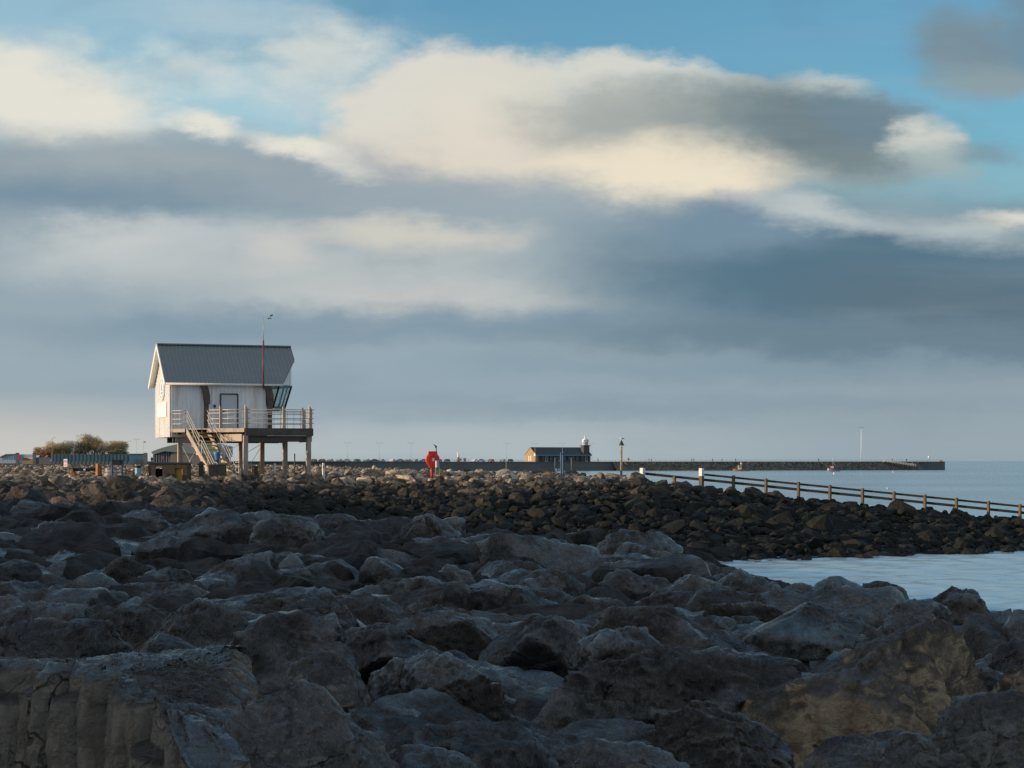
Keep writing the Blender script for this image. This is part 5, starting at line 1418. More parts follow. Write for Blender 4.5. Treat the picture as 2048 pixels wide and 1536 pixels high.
    b = MB(); b.box(P(195.5, 939, d), (0.13, 0.28, 0.60), rz=0.6, bev=0.01); b.box(P(200.5, 940, d+0.25), (0.12, 0.12, 0.55), rz=0.6); b.build('side_post', M['rust'], t)
    b = MB(); b.prism([P(186,950,d-0.2), P(203,953,d-0.2), P(198,957,d-0.2), P(196,962,d-0.2), P(186,961,d-0.2)], (0.05, 0.4, 0)); b.build('foot_bracket', M['rust'], t)
    b = MB(); b.bar(P(146, 952, d+0.1), P(204, 951, d+0.1), 0.06, 0.07); b.build('cross_bar', M['rust_dark'], t)
    # blue stand with black box
    d = 104
    t = empty('blue_stand', (X_at(234, d), d, gz(234, d)), 'deep blue two legged stand with a black box between its tops, left of the hut', 'stand')
    for px in (224.8, 244.3):
        b = MB(); b.box(P(px, 939.5, d), (0.075, 0.10, Z_at(920,d)-Z_at(962,d)), rz=0.3, bev=0.008); b.build('leg', M['blue_deep'], t)
    b = MB(); b.box(P(234.5, 944.6, d), (0.46, 0.05, 0.05)); b.build('cross_bar', M['blue_deep'], t)
    b = MB(); b.box(P(234.2, 925.3, d+0.02), (0.42, 0.30, 0.25), bev=0.02); b.box(P(234.2, 920.6, d+0.02), (0.62, 0.34, 0.035)); b.build('box', M['black'], t)
    # pale blue bollard
    d = 104
    t = empty('bollard', (X_at(276, d), d, gz(276, d)), 'stout pale blue bollard with a black band on top, beside the rusty box', 'bollard')
    b = MB(); b.box(P(276, 947.5, d), (0.24, 0.24, Z_at(936.5,d)-Z_at(961,d)), rz=0.62, bev=0.02); b.build('shaft', M['pale_blue'], t)
    b = MB(); b.box(P(276, 933.8, d), (0.245, 0.245, Z_at(931,d)-Z_at(936.6,d)), rz=0.62, bev=0.02); b.build('cap', M['black'], t)
    # dark rusty open box with lid
    d = 104; x0, x1 = X_at(297, d), X_at(374, d)
    t = empty('rusty_box', (X_at(335, d), d, gz(335, d)), 'large dark rust stained steel box with a flat lid, in front of the hut', 'box')
    zt, zb = Z_at(928, d), Z_at(966, d); dep = 1.3
    def fx(px): return X_at(px, d)
    b = MB()
    for (a, c) in ((297, 311), (325, 350), (365, 374)):   # front uprights between the openings
        b.box(((fx(a)+fx(c))/2, d, (zt+zb)/2), (fx(c)-fx(a), 0.05, zt-zb))
    b.box(((fx(311)+fx(325))/2, d+0.002, (zt + Z_at(933, d))/2), (fx(325)-fx(311), 0.046, zt - Z_at(933, d)))
    b.box(((fx(350)+fx(365))/2, d+0.002, (zt + Z_at(936, d))/2), (fx(365)-fx(350), 0.046, zt - Z_at(936, d)))
    b.box((x0 + 0.025, d + dep/2, (zt+zb)/2), (0.05, dep - 0.06, zt-zb)); b.box((x1 - 0.025, d + dep/2, (zt+zb)/2), (0.05, dep - 0.06, zt-zb))
    b.box(((x0+x1)/2, d+dep, (zt+zb)/2 - 0.1), (x1-x0, 0.05, zt-zb-0.3)); b.build('body', M['rust_dark'], t)
    b = MB(); b.box(((x0+x1)/2, d+dep/2-0.02, zt+0.045), (x1-x0+0.12, dep+0.15, 0.085), bev=0.02); b.build('lid', M['steel_dark'], t)
    b = MB(); b.box((fx(357.5), d+0.10, (Z_at(936,d)+zb)/2), (0.42, 0.03, Z_at(936,d)-zb), rz=-0.25); b.build('inner_panel', M['yellow_rust'], t)
    b = MB(); b.box((x0 - 0.045, d - 0.03, (Z_at(932,d)+zb)/2), (0.055, 0.055, Z_at(932,d)-zb), rz=0.3); b.build('corner_post', M['yellow_rust'], t)
    b = MB(); b.prism([P(293.2,929.5,d), P(296.5,930.5,d), P(296.5,936,d), P(293.2,935,d)], (0.0,0.05,0)); b.build('corner_tag', M['buoy_pink'], t)
    # low lidded bin and dark gabled housing at the foot of the stairs
    d = 108.6
    t = empty('storage_bin', (X_at(435, d), d, gz(435, d)), 'low dark boarded bin with a sloping lid at the foot of the stairs', 'bin')
    b = MB(); b.box(P(434, 940, d), (0.95, 0.7, 0.62), rz=0.25, bev=0.015); b.build('body', M['timber_dark'], t)
    b = MB(); b.box(P(433, 930.5, d), (1.02, 0.78, 0.05), rot=Matrix.Rotation(0.25,3,'Z') @ Matrix.Rotation(-0.09,3,'Y')); b.build('lid', M['timber_dark'], t)
    t = empty('meter_housing', (X_at(403, d), d, gz(403, d)), 'narrow dark gabled housing beside the left stair stringer', 'housing')
    b = MB(); b.box(P(402, 940, d), (0.26, 0.3, 0.72), rz=0.2); b.build('body', M['steel_dark'], t)
    b = MB(); q = [P(395,930.5,d), P(402,922.5,d), P(409,930.5,d)]; b.prism([p + Vector((0,-0.2,0)) for p in q], (0.04, 0.42, 0)); b.build('roof', M['black'], t)
    # blue bin on the steps
    d = 110.2
    t = empty('litter_bin', (X_at(434, d), d, GZ), 'bright blue litter bin with a white flap near the bottom of the stairs', 'bin')
    b = MB(); pts = [(0.10,0.0),(0.11,0.2),(0.20,0.48),(0.21,0.62),(0.16,0.64)]; b.lathe((X_at(434.5,d), d, Z_at(926,d)), pts, 14); b.build('body', M['blue_bin'], t)
    b = MB(); b.box(P(442.2, 906.6, d-0.05), (0.14,0.05,0.09), rot=Matrix.Rotation(-0.6,3,'Y')); b.build('flap', M['sign_white'], t)
    b = MB(); b.tube([P(434,926,d), P(434,946,d)], 0.06, 8); b.build('stem', M['blue_bin'], t)

def gull(p, L, label, face=1, name='gull', group=None):
    """standing or floating gull: one body mesh grown along a spine, wings and bill as parts"""
    c = P(*p); t = empty(name, c, label, 'bird', group)
    b = MB()
    spine = [(-0.50,0.02,0.010),(-0.40,0.03,0.04),(-0.22,0.05,0.11),(0.0,0.06,0.15),(0.16,0.10,0.125),(0.25,0.18,0.08),(0.29,0.25,0.075),(0.34,0.29,0.08),(0.40,0.28,0.055),(0.43,0.27,0.02)]
    b.tube([c + Vector((face * x * L, 0, z * L)) for x, z, r in spine], [r * L for x, z, r in spine], 12)
    b.build('body', M['gull_white'], t)
    for s in (-1, 1):
        w = MB(); w.tube([c + Vector((face * x * L, s * y * L, z * L)) for x, y, z in ((0.14,0.11,0.13),(-0.1,0.13,0.12),(-0.35,0.08,0.07),(-0.58,0.02,0.03))], [0.03*L,0.06*L,0.05*L,0.008*L], 8); w.build('wing', M['gull_grey'], t)
        if name == 'gull':
            l = MB(); l.tube([c + Vector((0, s*0.05*L, -0.05*L)), c + Vector((0, s*0.05*L, -0.24*L))], 0.014*L, 6); l.build('leg', M['nosing'], t)
    k = MB(); k.tube([c + Vector((face*0.42*L,0,0.275*L)), c + Vector((face*0.54*L,0,0.25*L))], [0.022*L,0.006*L], 8); k.build('bill', M['nosing'], t)
    return t
build_props()

# ================================================================== timber rail along the groyne
def build_fence():
    d = 114.0
    t = empty('groyne_fence', (X_at(1650, d), d, -2.4), 'dark wet two rail timber fence with tan posts descending along the groyne towards the sea', 'fence')
    def up(px): return 949.3 + (px - 1410) * 0.1005       # centre of the top rail
    def lo(px): return 947.6 + (px - 1293) * 0.1035       # centre of the lower rail
    posts = [1285, 1349, 1403, 1467, 1532, 1597, 1660, 1725, 1788, 1850, 1913, 1977, 2040, 2103]
    def yy(px): return 115.0 - (px - 1285) / 818 * 2.2
    for a, c in zip(posts[:-1], posts[1:]):
        for k, f in enumerate((up, lo)):
            if k == 0 and a < 1403: continue
            b = MB(); b.bar(P(a, f(a), yy(a) + 0.10), P(c - 0.6, f(c - 0.6), yy(c) + 0.10), 0.08, 0.12 if k == 0 else 0.15); b.build('rail', M['timber_wet'], t)
    for px in posts:
        big = px in (1285, 1403); w = 0.25 if big else 0.17
        y0 = (937 if px == 1285 else 937.5) if big else (lo(px) - 1 if px == 1349 else up(px) - 4.6)
        y1 = (lo(px) if px < 1403 else lo(px)) + 22
        d_ = yy(px); zt, zb = Z_at(y0, d_), Z_at(y1, d_) - 0.3
        b = MB(); b.box((X_at(px, d_), d_, (zt + zb) / 2), (w, w * 0.85, zt - zb), rz=0.95, bev=0.015); po = b.build('post', M['timber_post'], t)
        if big:
            b = MB(); b.box((X_at(px, d_), d_, zt - 0.20), (w + 0.012, w * 0.85 + 0.012, 0.46), rz=0.95, bev=0.015); b.build('painted_top', M['white_paint'], po)
build_fence()
# ================================================================== the stone jetty and what stands on it
JL = Vector((X_at(430, 880), 880, 0)); JR = Vector((X_at(1890, 1018), 1018, 0))
JD = (JR - JL).normalized(); JN = Vector((JD.y, -JD.x, 0))       # JN points to the camera side
def J(px, back=0.0, z=-0.5):
    """a point on the jetty, behind the camera-side edge where photo column px crosses it"""
    k = (px - 1024) / F
    s = (k * JL.y - JL.x) / (JD.x - k * JD.y)
    p = JL + JD * s - JN * back
    return Vector((k * p.y, p.y, z))
def build_jetty():
    t = empty('stone_jetty', (0, 950, WATER), 'long low dark stone jetty lying across the bay below the horizon', 'jetty')
    b = MB(); ps = [JL, JR, JR - JN * 26, JL - JN * 26]
    b.prism([Vector((p.x, p.y, -7)) for p in ps], (0, 0, 6.45)); b.build('quay_wall', M['jetty_wall'], t)
    b = MB(); b.bar(JL + Vector((0,0,-0.42)) + JN*0.15, JR + Vector((0,0,-0.42)) + JN*0.15, 0.9, 0.22); b.build('coping', M['jetty_wall'], t)
    # rock facing between the station and the outer end
    a, c = J(1225), J(1838); n, m = 240, 10
    rs = np.random.RandomState(3); vs = []
    for i in range(n + 1):
        s = i / n; p = a.lerp(c, s)
        for j in range(m + 1):
            u = j / m; q = p + JN * (0.4 + 5.5 * u)
            z = -0.45 - 4.4 * u - 0.5 * u * (1 - u)
            fade = min(1, s * 12, (1 - s) * 20)
            q = q + JN * (rs.uniform(-0.7, 0.7)) + JD * rs.uniform(-0.3, 0.3)
            vs.append((q.x, q.y, min(z + rs.uniform(-0.55, 0.5), -0.35) if 0 < j < m else z - (0.2 if j == 0 else 0)))
    fs = [(i*(m+1)+j, (i+1)*(m+1)+j, (i+1)*(m+1)+j+1, i*(m+1)+j+1) for i in range(n) for j in range(m)]
    b = MB(); b.add(vs, fs); b.build('rock_facing', M['jetty_rock'], t)
    # railing
    r = empty('jetty_railing', J(1500, 1.5), 'thin grey railing along the edge of the far jetty, right of the station building', 'railing')
    b = MB()
    for z in (0.05, 0.62): b.tube([J(1190, 1.0, z), J(1884, 1.0, z)], 0.045, 5)
    b.build('rails', M['lamp_grey'], r)
    for i in range(70):
        b = MB(); p = J(1190 + 694 * i / 69, 1.0, -0.5); b.box(p + Vector((0,0,0.57)), (0.10, 0.10, 1.14)); b.build('post', M['lamp_grey'], r)
    r = empty('jetty_railing', J(800, 1.5), 'thin grey railing along the edge of the far jetty, left of the station building', 'railing')
    b = MB()
    for z in (0.05, 0.62): b.tube([J(600, 1.0, z), J(1046, 1.0, z)], 0.04, 5)
    b.build('rails', M['lamp_grey'], r)
    for i in range(50):
        b = MB(); p = J(600 + 446 * i / 49, 1.0, -0.5); b.box(p + Vector((0,0,0.57)), (0.08, 0.08, 1.14)); b.build('post', M['lamp_grey'], r)
    # lamp posts, all alike
    first = None
    for px in (695, 758.5, 822, 1013, 1070, 1125, 1184):
        p = J(px, 5.0)
        if first is None:
            first = empty('lamp_post', p, 'tall slim grey lamp post with twin lanterns on the far jetty', 'lamp post', 'lamp posts along the far jetty')
            b = MB(); b.tube([p, p + Vector((0,0,8.6))], 0.08, 8, 0.05); b.build('column', M['lamp_grey'], first)
            for s in (-1, 1):
                b = MB(); b.tube([p + Vector((0,0,8.5)), p + Vector((s*0.5,0,8.85)), p + Vector((s*1.0,0,8.8))], 0.05, 6); b.box(p + Vector((s*1.25,0,8.75)), (0.6,0.3,0.14)); b.build('lantern_arm', M['lamp_grey'], first)
        else:
            o = copy_tree(first); o.location = p
    # tall mast near the outer end
    p = J(1722.5, 8)
    t = empty('floodlight_mast', p, 'tallest pale mast on the far jetty, near its outer end', 'mast')
    b = MB(); b.tube([p, p + Vector((0,0,17.2))], 0.22, 10, 0.12); b.build('column', M['gull_white'], t)
    for k, (dx, dz) in enumerate(((-0.9,17.3),(0.9,17.3),(0.0,17.6))):
        b = MB(); b.tube([p + Vector((0,0,17.0)), p + Vector((dx,0,dz))], 0.08, 6); b.box(p + Vector((dx,0,dz)), (0.8,0.5,0.35)); b.build('floodlight', M['lamp_grey'], t)
    # beacon frame at the head
    p = J(1858, 4)
    t = empty('light_beacon', p, 'small lattice light beacon with a white disc at the head of the jetty', 'beacon')
    b = MB()
    for s in (-1, 1): b.tube([p + Vector((s*0.8,0,0)), p + Vector((s*0.12,0,5.2))], 0.06, 6)
    for z in (1.2, 2.4, 3.6): b.bar(p + Vector((-(0.8-0.13*z),0,z)), p + Vector(((0.8-0.13*z),0,z)), 0.07)
    b.build('frame', M['lamp_grey'], t)
    b = MB(); b.lathe(p + Vector((0,0,1.9)), [(0.1,0),(0.55,0.1),(0.55,0.9),(0.1,1.0)], 12); b.build('disc', M['gull_white'], t)
    b = MB(); b.lathe(p + Vector((0,0,5.2)), [(0.2,0),(0.22,0.4),(0.05,0.6)], 10); b.build('lantern', M['lamp_grey'], t)
    # mound of stones at the head
    v, f = FAR_SHAPES[2]; p = J(1880, 3)
    me = np_mesh('boulder', v * np.array([1.9, 1.5, 1.3]), f, M['sandstone']); o = link('boulder', me); o.location = p + Vector((0, 0, 0.3)); tag(o, 'tan boulder sitting on the outer end of the far jetty', 'boulder')
    # gangway
    t = empty('gangway', J(1800, -1), 'pale slatted gangway sloping down the outer part of the jetty', 'gangway')
    b = MB(); a, c = J(1766, -1.5, -0.35), J(1828, -6.5, -2.6); b.prism([a, c, c + JN*1.6, a + JN*1.6], (0,0,0.25)); b.build('deck', M['tan_wall'], t)
    for k in (0.0, 1.6):
        b = MB(); 
        for z in (0.5, 1.0): b.bar(a + JN*k + Vector((0,0,z)), c + JN*k + Vector((0,0,z)), 0.09)
        for i in range(13): q = a.lerp(c, i/12) + JN*k; b.bar(q, q + Vector((0,0,1.0)), 0.08)
        b.build('side_rail', M['gull_white'], t)
    # red round sign
    p = J(1257, 1.0)
    t = empty('warning_sign', p, 'small round red sign on the jetty, right of the station building', 'sign')
    b = MB(); b.box(p + Vector((0,0,0.6)), (0.12,0.12,1.2)); b.build('post', M['lamp_grey'], t)
    b = MB(); b.prism([p + Vector((0.55*math.cos(a), -0.1, 1.35+0.6*math.sin(a))) for a in [2*math.pi*i/20 for i in range(20)]], (0,-0.08,0)); b.build('disc', M['sign_red'], t)
    # white figure-like sculpture on a red plinth
    p = J(916.5, 4)
    t = empty('sculpture', p, 'slender white sculpture on a reddish plinth, on the jetty right of the lifebuoy', 'sculpture')
    b = MB(); b.tube([p + Vector((-0.1,0,2.1)), p + Vector((0.1,0,3.0)), p + Vector((-0.1,0,3.8)), p + Vector((-0.6,0,4.6))], [0.45,0.5,0.35,0.12], 10); b.build('figure', M['gull_white'], t)
    b = MB(); b.lathe(p, [(0.85,0),(0.8,1.0),(0.5,1.3),(0.45,2.15)], 12); b.build('plinth', M['brick'], t)
    for (px, w, h, mat, lab) in ((920, 1.5, 1.9, 'sign_pink', 'pale pink booth beside the white sculpture on the jetty'), (929.5, 1.2, 1.7, 'cabin_cream', 'cream kiosk right of the white sculpture on the jetty')):
        p = J(px, 6); t = empty('kiosk', p, lab, 'kiosk')
        b = MB(); b.box(p + Vector((0,0,h/2)), (w, 1.4, h), bev=0.05); b.build('body', M[mat], t)
        b = MB(); b.box(p + Vector((0,0,h+0.08)), (w+0.3, 1.7, 0.16)); b.build('roof', M['white_paint'], t)
        b = MB(); b.box(p + Vector((0.05,-0.72,h*0.62)), (w*0.6, 0.04, h*0.3)); b.build('hatch', M['glass_dark'], t)

def build_station():
    th = R(25); e1 = Vector((math.cos(th), math.sin(th), 0)); e2 = Vector((-math.sin(th), math.cos(th), 0))
    d = 952.0; o = Vector((X_at(1071, d), d, -0.5))
    s = F / d
    L = (1181 - 1071) / s / math.cos(th) * 1.02; W = (1071 - 1050.5) / s / math.sin(th)
    def S(l, t, z): return o + e1 * l + e2 * t + Vector((0, 0, z))
    ZE, ZR = 3.6, 6.9
    t = empty('station_building', S(L/2, W/2, 0), 'long low stone building with blue eaves and a white lantern turret, on the jetty', 'building')
    b = MB(); b.prism([S(0,0,0), S(0,W,0), S(0,W,ZE), S(0,W/2,ZR-0.15), S(0,0,ZE)], e1 * 0.5)
    b.prism([S(L,0,0), S(L,W,0), S(L,W,ZE), S(L,W/2,ZR-0.15), S(L,0,ZE)], e1 * -0.5)
    b.prism([S(0.5,W,0), S(L-0.5,W,0), S(L-0.5,W,ZE), S(0.5,W,ZE)], e2 * -0.4); b.build('gable_wall', M['sandstone'], t)
    b = MB(); b.prism([S(0.5,0.9,0), S(L-0.5,0.9,0), S(L-0.5,0.9,ZE), S(0.5,0.9,ZE)], e2 * 0.4); b.build('front_wall', M['brown_wall'], t)
    b = MB(); b.prism([S(0.3,-0.5,ZE-0.1), S(L+0.3,-0.5,ZE-0.1), S(L+0.3,W/2,ZR), S(0.3,W/2,ZR)], (0,0,0.22)); b.prism([S(0.3,W+0.5,ZE-0.1), S(L+0.3,W+0.5,ZE-0.1), S(L+0.3,W/2,ZR), S(0.3,W/2,ZR)], (0,0,0.22)); rf = b.build('roof', M['slate_dark'], t)
    b = MB(); b.bar(S(0.2,-0.6,ZE-0.35), S(L+0.4,-0.6,ZE-0.35), 0.18, 0.62); b.build('fascia', M['blue_fascia'], rf)
    for k in (0, 1):
        b = MB(); f = (lambda q: q) if k == 0 else (lambda q: W - q)
        b.bar(S(-0.1, f(-0.7), ZE-0.25), S(-0.1, f(W/2), ZR+0.05), 0.25, 0.35); b.build('bargeboard', M['sandstone'], rf)
    b = MB(); b.prism([S(-0.06,-0.6,ZE-0.6), S(-0.06,1.6,ZE-0.6), S(-0.06,0.9,ZE+0.9), S(-0.06,-0.2,ZE+0.45)], e1*-0.1); b.build('gable_panel', M['gull_white'], t)
    for q in (W*0.42, W*0.60):
        b = MB(); b.box(S(-0.08, q, 1.7), (0.16, 1.0, 2.4), rz=th); w = b.build('window', M['gull_white'], t)
        b = MB(); b.box(S(-0.18, q, 1.7), (0.05, 0.5, 2.0), rz=th); b.build('pane', M['sign_pink'], w)
    for i in range(12):
        l = 1.6 + (L - 3.4) * i / 11
        b = MB(); b.box(S(l, 0.84, 1.55), (1.35, 0.14, 2.5), rz=th); w = b.build('window', M['blue_fascia' if i in (0, 4, 8) else 'gull_white' if i % 3 == 2 else 'brown_wall'], t)
        b = MB(); b.box(S(l, 0.74, 1.6), (1.0, 0.05, 2.0), rz=th); b.build('pane', M['glass_dark'], w)
    for i in range(9):
        b = MB(); b.box(S(0.7 + (L-1.4)*i/8, -0.35, ZE/2-0.2), (0.22,0.22,ZE-0.4), rz=th); b.build('veranda_post', M['grey_wall'], t)
    # turret
    c = S(L - 2.1, 1.6, 0)
    b = MB(); b.box(c + Vector((0,0,(ZE+8.0)/2)), (3.1,3.1,8.0-ZE), rz=th); b.box(c + Vector((0,0,7.9)), (3.9,3.9,0.45), rz=th); tr = b.build('turret_base', M['brick' if False else 'slate_dark'], t)
    b = MB(); b.lathe(c + Vector((0,0,8.1)), [(1.45,0),(1.45,1.6),(1.9,1.65),(1.9,1.85),(1.4,1.9),(1.4,2.5),(1.7,2.6),(1.0,3.1),(0.40,3.35),(0.3,4.0),(0.45,4.1),(0.08,4.8)], 18); b.build('lantern', M['gull_white'], tr)
    for k in range(4):
        a = th + math.pi/4 + k * math.pi/2
        b = MB(); b.box(c + Vector((1.42*math.cos(a), 1.42*math.sin(a), 10.25)), (0.5,0.5,0.5), rz=a); b.build('lantern_window', M['glass_dark'], tr)

def person_mesh(name, pts_scale=1.0, stride=0.0):
    """one continuous skinned body"""
    me = bpy.data.meshes.new(name)
    V = [(0,0,0.93),(0,0,1.15),(0,0,1.40),(0,0,1.52),(0,0,1.66),(0,0,1.76),
         (0.19,0,1.41),(0.24,0.02,1.13),(0.22,-0.06,0.88),(-0.19,0,1.41),(-0.24,-0.02,1.13),(-0.22,-0.05,0.88),
         (0.10,0,0.88),(0.11,-stride*0.5,0.48),(0.11,-stride,0.06),(0.11,-stride-0.17,0.03),(-0.10,0,0.88),(-0.11,stride*0.5,0.48),(-0.11,stride,0.06),(-0.11,stride-0.17,0.03)]
    E = [(0,1),(1,2),(2,3),(3,4),(4,5),(2,6),(6,7),(7,8),(2,9),(9,10),(10,11),(0,12),(12,13),(13,14),(14,15),(0,16),(16,17),(17,18),(18,19)]
    Rr = [0.155,0.15,0.16,0.065,0.105,0.085,0.075,0.055,0.04,0.075,0.055,0.04,0.095,0.07,0.05,0.045,0.095,0.07,0.05,0.045]
    me.from_pydata(V, E, []); o = bpy.data.objects.new(name, me); COL.objects.link(o)
    sk = o.modifiers.new('skin', 'SKIN'); o.modifiers.new('sub', 'SUBSURF').levels = 1
    for i, sv in enumerate(me.skin_vertices[0].data): sv.radius = (Rr[i], Rr[i]); sv.use_root = (i == 0)
    dg = bpy.context.evaluated_depsgraph_get(); m2 = bpy.data.meshes.new_from_object(o.evaluated_get(dg))
    bpy.data.objects.remove(o); m2.name = name; return m2
def build_people():
    base = [person_mesh('person', 1, 0.0), person_mesh('person', 1, 0.28)]
    mats = {}
    L_ = [(1298, 'dark', 0, 'person in dark clothes standing on the jetty, left of a pair beyond the red sign'),
          (1303, 'grey', 1, 'person in grey walking beside a darker one on the jetty, right of the red sign'),
          (1383.5, 'dark', 1, 'person in dark clothes walking on the jetty above the first tall white topped fence post'),
          (1387.5, 'tan', 0, 'person in a tan coat standing beside a walker on the jetty'),
          (1425.5, 'dark', 0, 'small dark figure standing alone on the jetty, left of the brown boat'),
          (1444, 'dark', 1, 'dark figure walking on the jetty, a little left of the brown boat'),
          (1471.5, 'black', 0, 'person in black standing on the jetty directly behind the brown boat'),
          (1637.5, 'black', 0, 'person in black standing alone on the jetty, left of the blue boat'),
          (1784.5, 'red', 0, 'person in a red top standing at the upper end of the gangway'),
          (1813, 'black', 1, 'person in black walking near the lower end of the gangway'),
          (1196, 'dark', 0, 'dark figure standing by the right end of the station building')]
    cols = {'dark': (0.03,0.034,0.045), 'grey': (0.12,0.12,0.13), 'tan': (0.20,0.15,0.10), 'black': (0.012,0.013,0.016), 'red': (0.40,0.04,0.04)}
    for px, c, k, lab in L_:
        if c not in mats: mats[c] = paint(c + '_clothes', cols[c], 0.9, 0, 0.2, 4, 0.0)
        me = base[k].copy(); me.materials.clear(); me.materials.append(mats[c])
        o = link('person', me); o.location = J(px, 2.2); o.rotation_euler = (0, 0, random.uniform(0, 6.28)); tag(o, lab, 'person', 'people on the far jetty')

def build_boats():
    def hull(c, L, B_, Hh, mat, t, face=-1):
        vs = []; fs = []; n = 14
        for i in range(n + 1):
            s = i / n; x = (s - 0.5) * L
            w = B_ * 0.5 * (1 - max(0, (s - 0.55) / 0.45) ** 2.2) * (0.82 + 0.18 * min(1, s * 4)); sh = Hh * (0.75 + 0.55 * s ** 3)
            for (k, z) in ((0.0, -0.35), (0.55, -0.3), (0.92, 0.1), (1.0, sh)):
                vs.append(c + Vector((face * x, -w * k, z)))
            for (k, z) in ((1.0, sh), (0.92, 0.1), (0.55, -0.3)):
                vs.append(c + Vector((face * x, w * k, z)))
        for i in range(n):
            for j in range(6): fs.append((i*7+j, i*7+j+1, (i+1)*7+j+1, (i+1)*7+j))
            fs.append((i*7+3, i*7+4, (i+1)*7+4, (i+1)*7+3))
        fs.append(tuple(range(7))); fs.append(tuple(n*7 + j for j in range(7)))
        b = MB(); b.add(vs, fs); return b.build('hull', M[mat], t)
    # brown boat
    d = 905.0; c = Vector((X_at(1482, d), d, WATER)); t = empty('fishing_boat', c, 'brown fishing boat with a cream wheelhouse moored in front of the jetty', 'boat')
    hull(c, 7.4, 2.5, 0.85, 'hull_brown', t)
    b = MB(); b.box(c + Vector((-0.55,0,1.55)), (1.5,1.5,1.7), bev=0.08); w = b.build('wheelhouse', M['cabin_cream'], t)
    b = MB(); b.box(c + Vector((-0.55,-0.76,1.95)), (1.1,0.03,0.5)); b.build('window', M['glass_dark'], w)
    b = MB(); b.box(c + Vector((-0.55,0,2.46)), (1.8,1.8,0.12)); b.build('roof', M['white_paint'], w)
    b = MB(); b.tube([c + Vector((-0.2,0,2.5)), c + Vector((-0.2,0,4.4))], 0.08, 6); b.tube([c + Vector((-0.2,0,4.2)), c + Vector((-2.6,0,1.0))], 0.04, 5); b.build('mast', M['tan_wall'], t)
    b = MB(); b.lathe(c + Vector((0.15,0,3.0)), [(0.1,0),(0.42,0.15),(0.42,0.75),(0.1,0.9)], 10); b.build('float', M['buoy_pink'], t)
    b = MB(); b.bar(c + Vector((0.6,-0.9,1.1)), c + Vector((3.4,-0.8,1.0)), 0.06); b.bar(c + Vector((0.6,0.9,1.1)), c + Vector((3.4,0.8,1.0)), 0.06); b.build('gunwale_rail', M['green_paint'], t)
    # blue boat
    d = 880.0; c = Vector((X_at(1667, d), d, WATER)); t = empty('fishing_boat', c, 'blue fishing boat with a red wheelhouse and tall mast moored in front of the jetty', 'boat')
    hull(c, 5.6, 2.1, 0.95, 'hull_blue', t)
    b = MB(); b.box(c + Vector((-0.55,0,1.6)), (1.5,1.3,1.5), bev=0.08); w = b.build('wheelhouse', M['cabin_red'], t)
    b = MB(); b.box(c + Vector((-0.55,-0.66,1.95)), (1.1,0.03,0.45)); b.build('window', M['white_paint'], w)
    b = MB(); b.box(c + Vector((-2.25,-0.2,0.95)), (0.55,1.0,0.9), bev=0.1); b.build('bow_fender', M['white_paint'], t)
    b = MB(); b.tube([c + Vector((-0.3,0,2.3)), c + Vector((-0.25,0,7.6))], 0.07, 6); b.tube([c + Vector((-0.3,0,5.4)), c + Vector((0.3,0,4.5))], 0.14, 6); b.tube([c + Vector((-0.3,0,4.6)), c + Vector((1.8,0,1.0))], 0.04, 5); b.build('mast', M['lamp_grey'], t)
    for (px, d, r, mat, lab) in ((1668.5, 700, 0.42, 'buoy_pink', 'pale pink buoy floating just in front of the blue boat'), (1786.5, 810, 0.34, 'buoy_pink', 'small pink buoy floating below the gangway')):
        c = Vector((X_at(px, d), d, WATER)); t = empty('buoy', c, lab, 'buoy')
        b = MB(); b.lathe(c + Vector((0,0,-0.2)), [(0.1*r,0),(0.7*r,0.25*r),(r,0.9*r),(0.8*r,1.6*r),(0.3*r,2.0*r)], 14); b.build('float', M[mat], t)
        b = MB(); b.tube([c + Vector((0,0,-0.2+1.95*r)), c + Vector((0,0,-0.2+2.5*r))], 0.12*r, 8); b.build('eye', M['steel_dark'], t)
    gull((1775.5, 977.2, -WATER * F / (977.8 - HZ)), 0.62, 'white gull floating on the water beyond the fence', -1, 'floating_gull')

def build_cars():
    def car(p, rz, mat, lab):
        t = empty('parked_car', p, lab, 'car', 'cars parked along the far jetty')
        m = Matrix.Rotation(rz, 3, 'Z')
        prof = [(-2.1,0.35),(-2.1,0.85),(-1.3,0.95),(-0.7,1.42),(0.8,1.45),(1.5,0.98),(2.1,0.85),(2.1,0.35)]
        b = MB(); b.prism([p + m @ Vector((x,-0.85,z)) for x, z in prof], m @ Vector((0,1.7,0))); body = b.build('body', M[mat], t)
        b = MB(); b.prism([p + m @ Vector((x,-0.87,z)) for x, z in ((-1.15,0.97),(-0.65,1.36),(0.75,1.38),(1.3,1.0))], m @ Vector((0,1.74,0))); b.build('window', M['glass_dark'], body)
        for x in (-1.3, 1.3):
            for y in (-0.8, 0.8): b = MB(); c = p + m @ Vector((x, y, 0.32)); b.tube([c - m @ Vector((0,0.1,0)), c + m @ Vector((0,0.1,0))], 0.32, 12); b.build('wheel', M['black'], t)
        return t
    kinds = [('gull_white','white'),('black','black'),('steel_dark','dark grey'),('lamp_grey','silver'),('blue_deep','dark blue'),('cabin_red','dull red')]
    protos = {}
    rs = random.Random(4); px = 628.0
    while px < 1044:
        if abs(px - 916) < 16: px += 18; continue
        k = rs.choice((0,1,2,2,3,3,4,1,0,5)); rz = rs.choice((1.2, 1.3, 0.2))
        p = J(px, rs.uniform(9, 13))
        if k not in protos: protos[k] = car(p, 0, kinds[k][0], 'small %s car parked on the far jetty' % kinds[k][1]); o = protos[k]
        else: o = copy_tree(protos[k])
        o.location = p; o.rotation_euler = (0, 0, rz)
        px += rs.uniform(11, 24)

build_jetty(); build_station(); build_people(); build_boats(); build_cars()

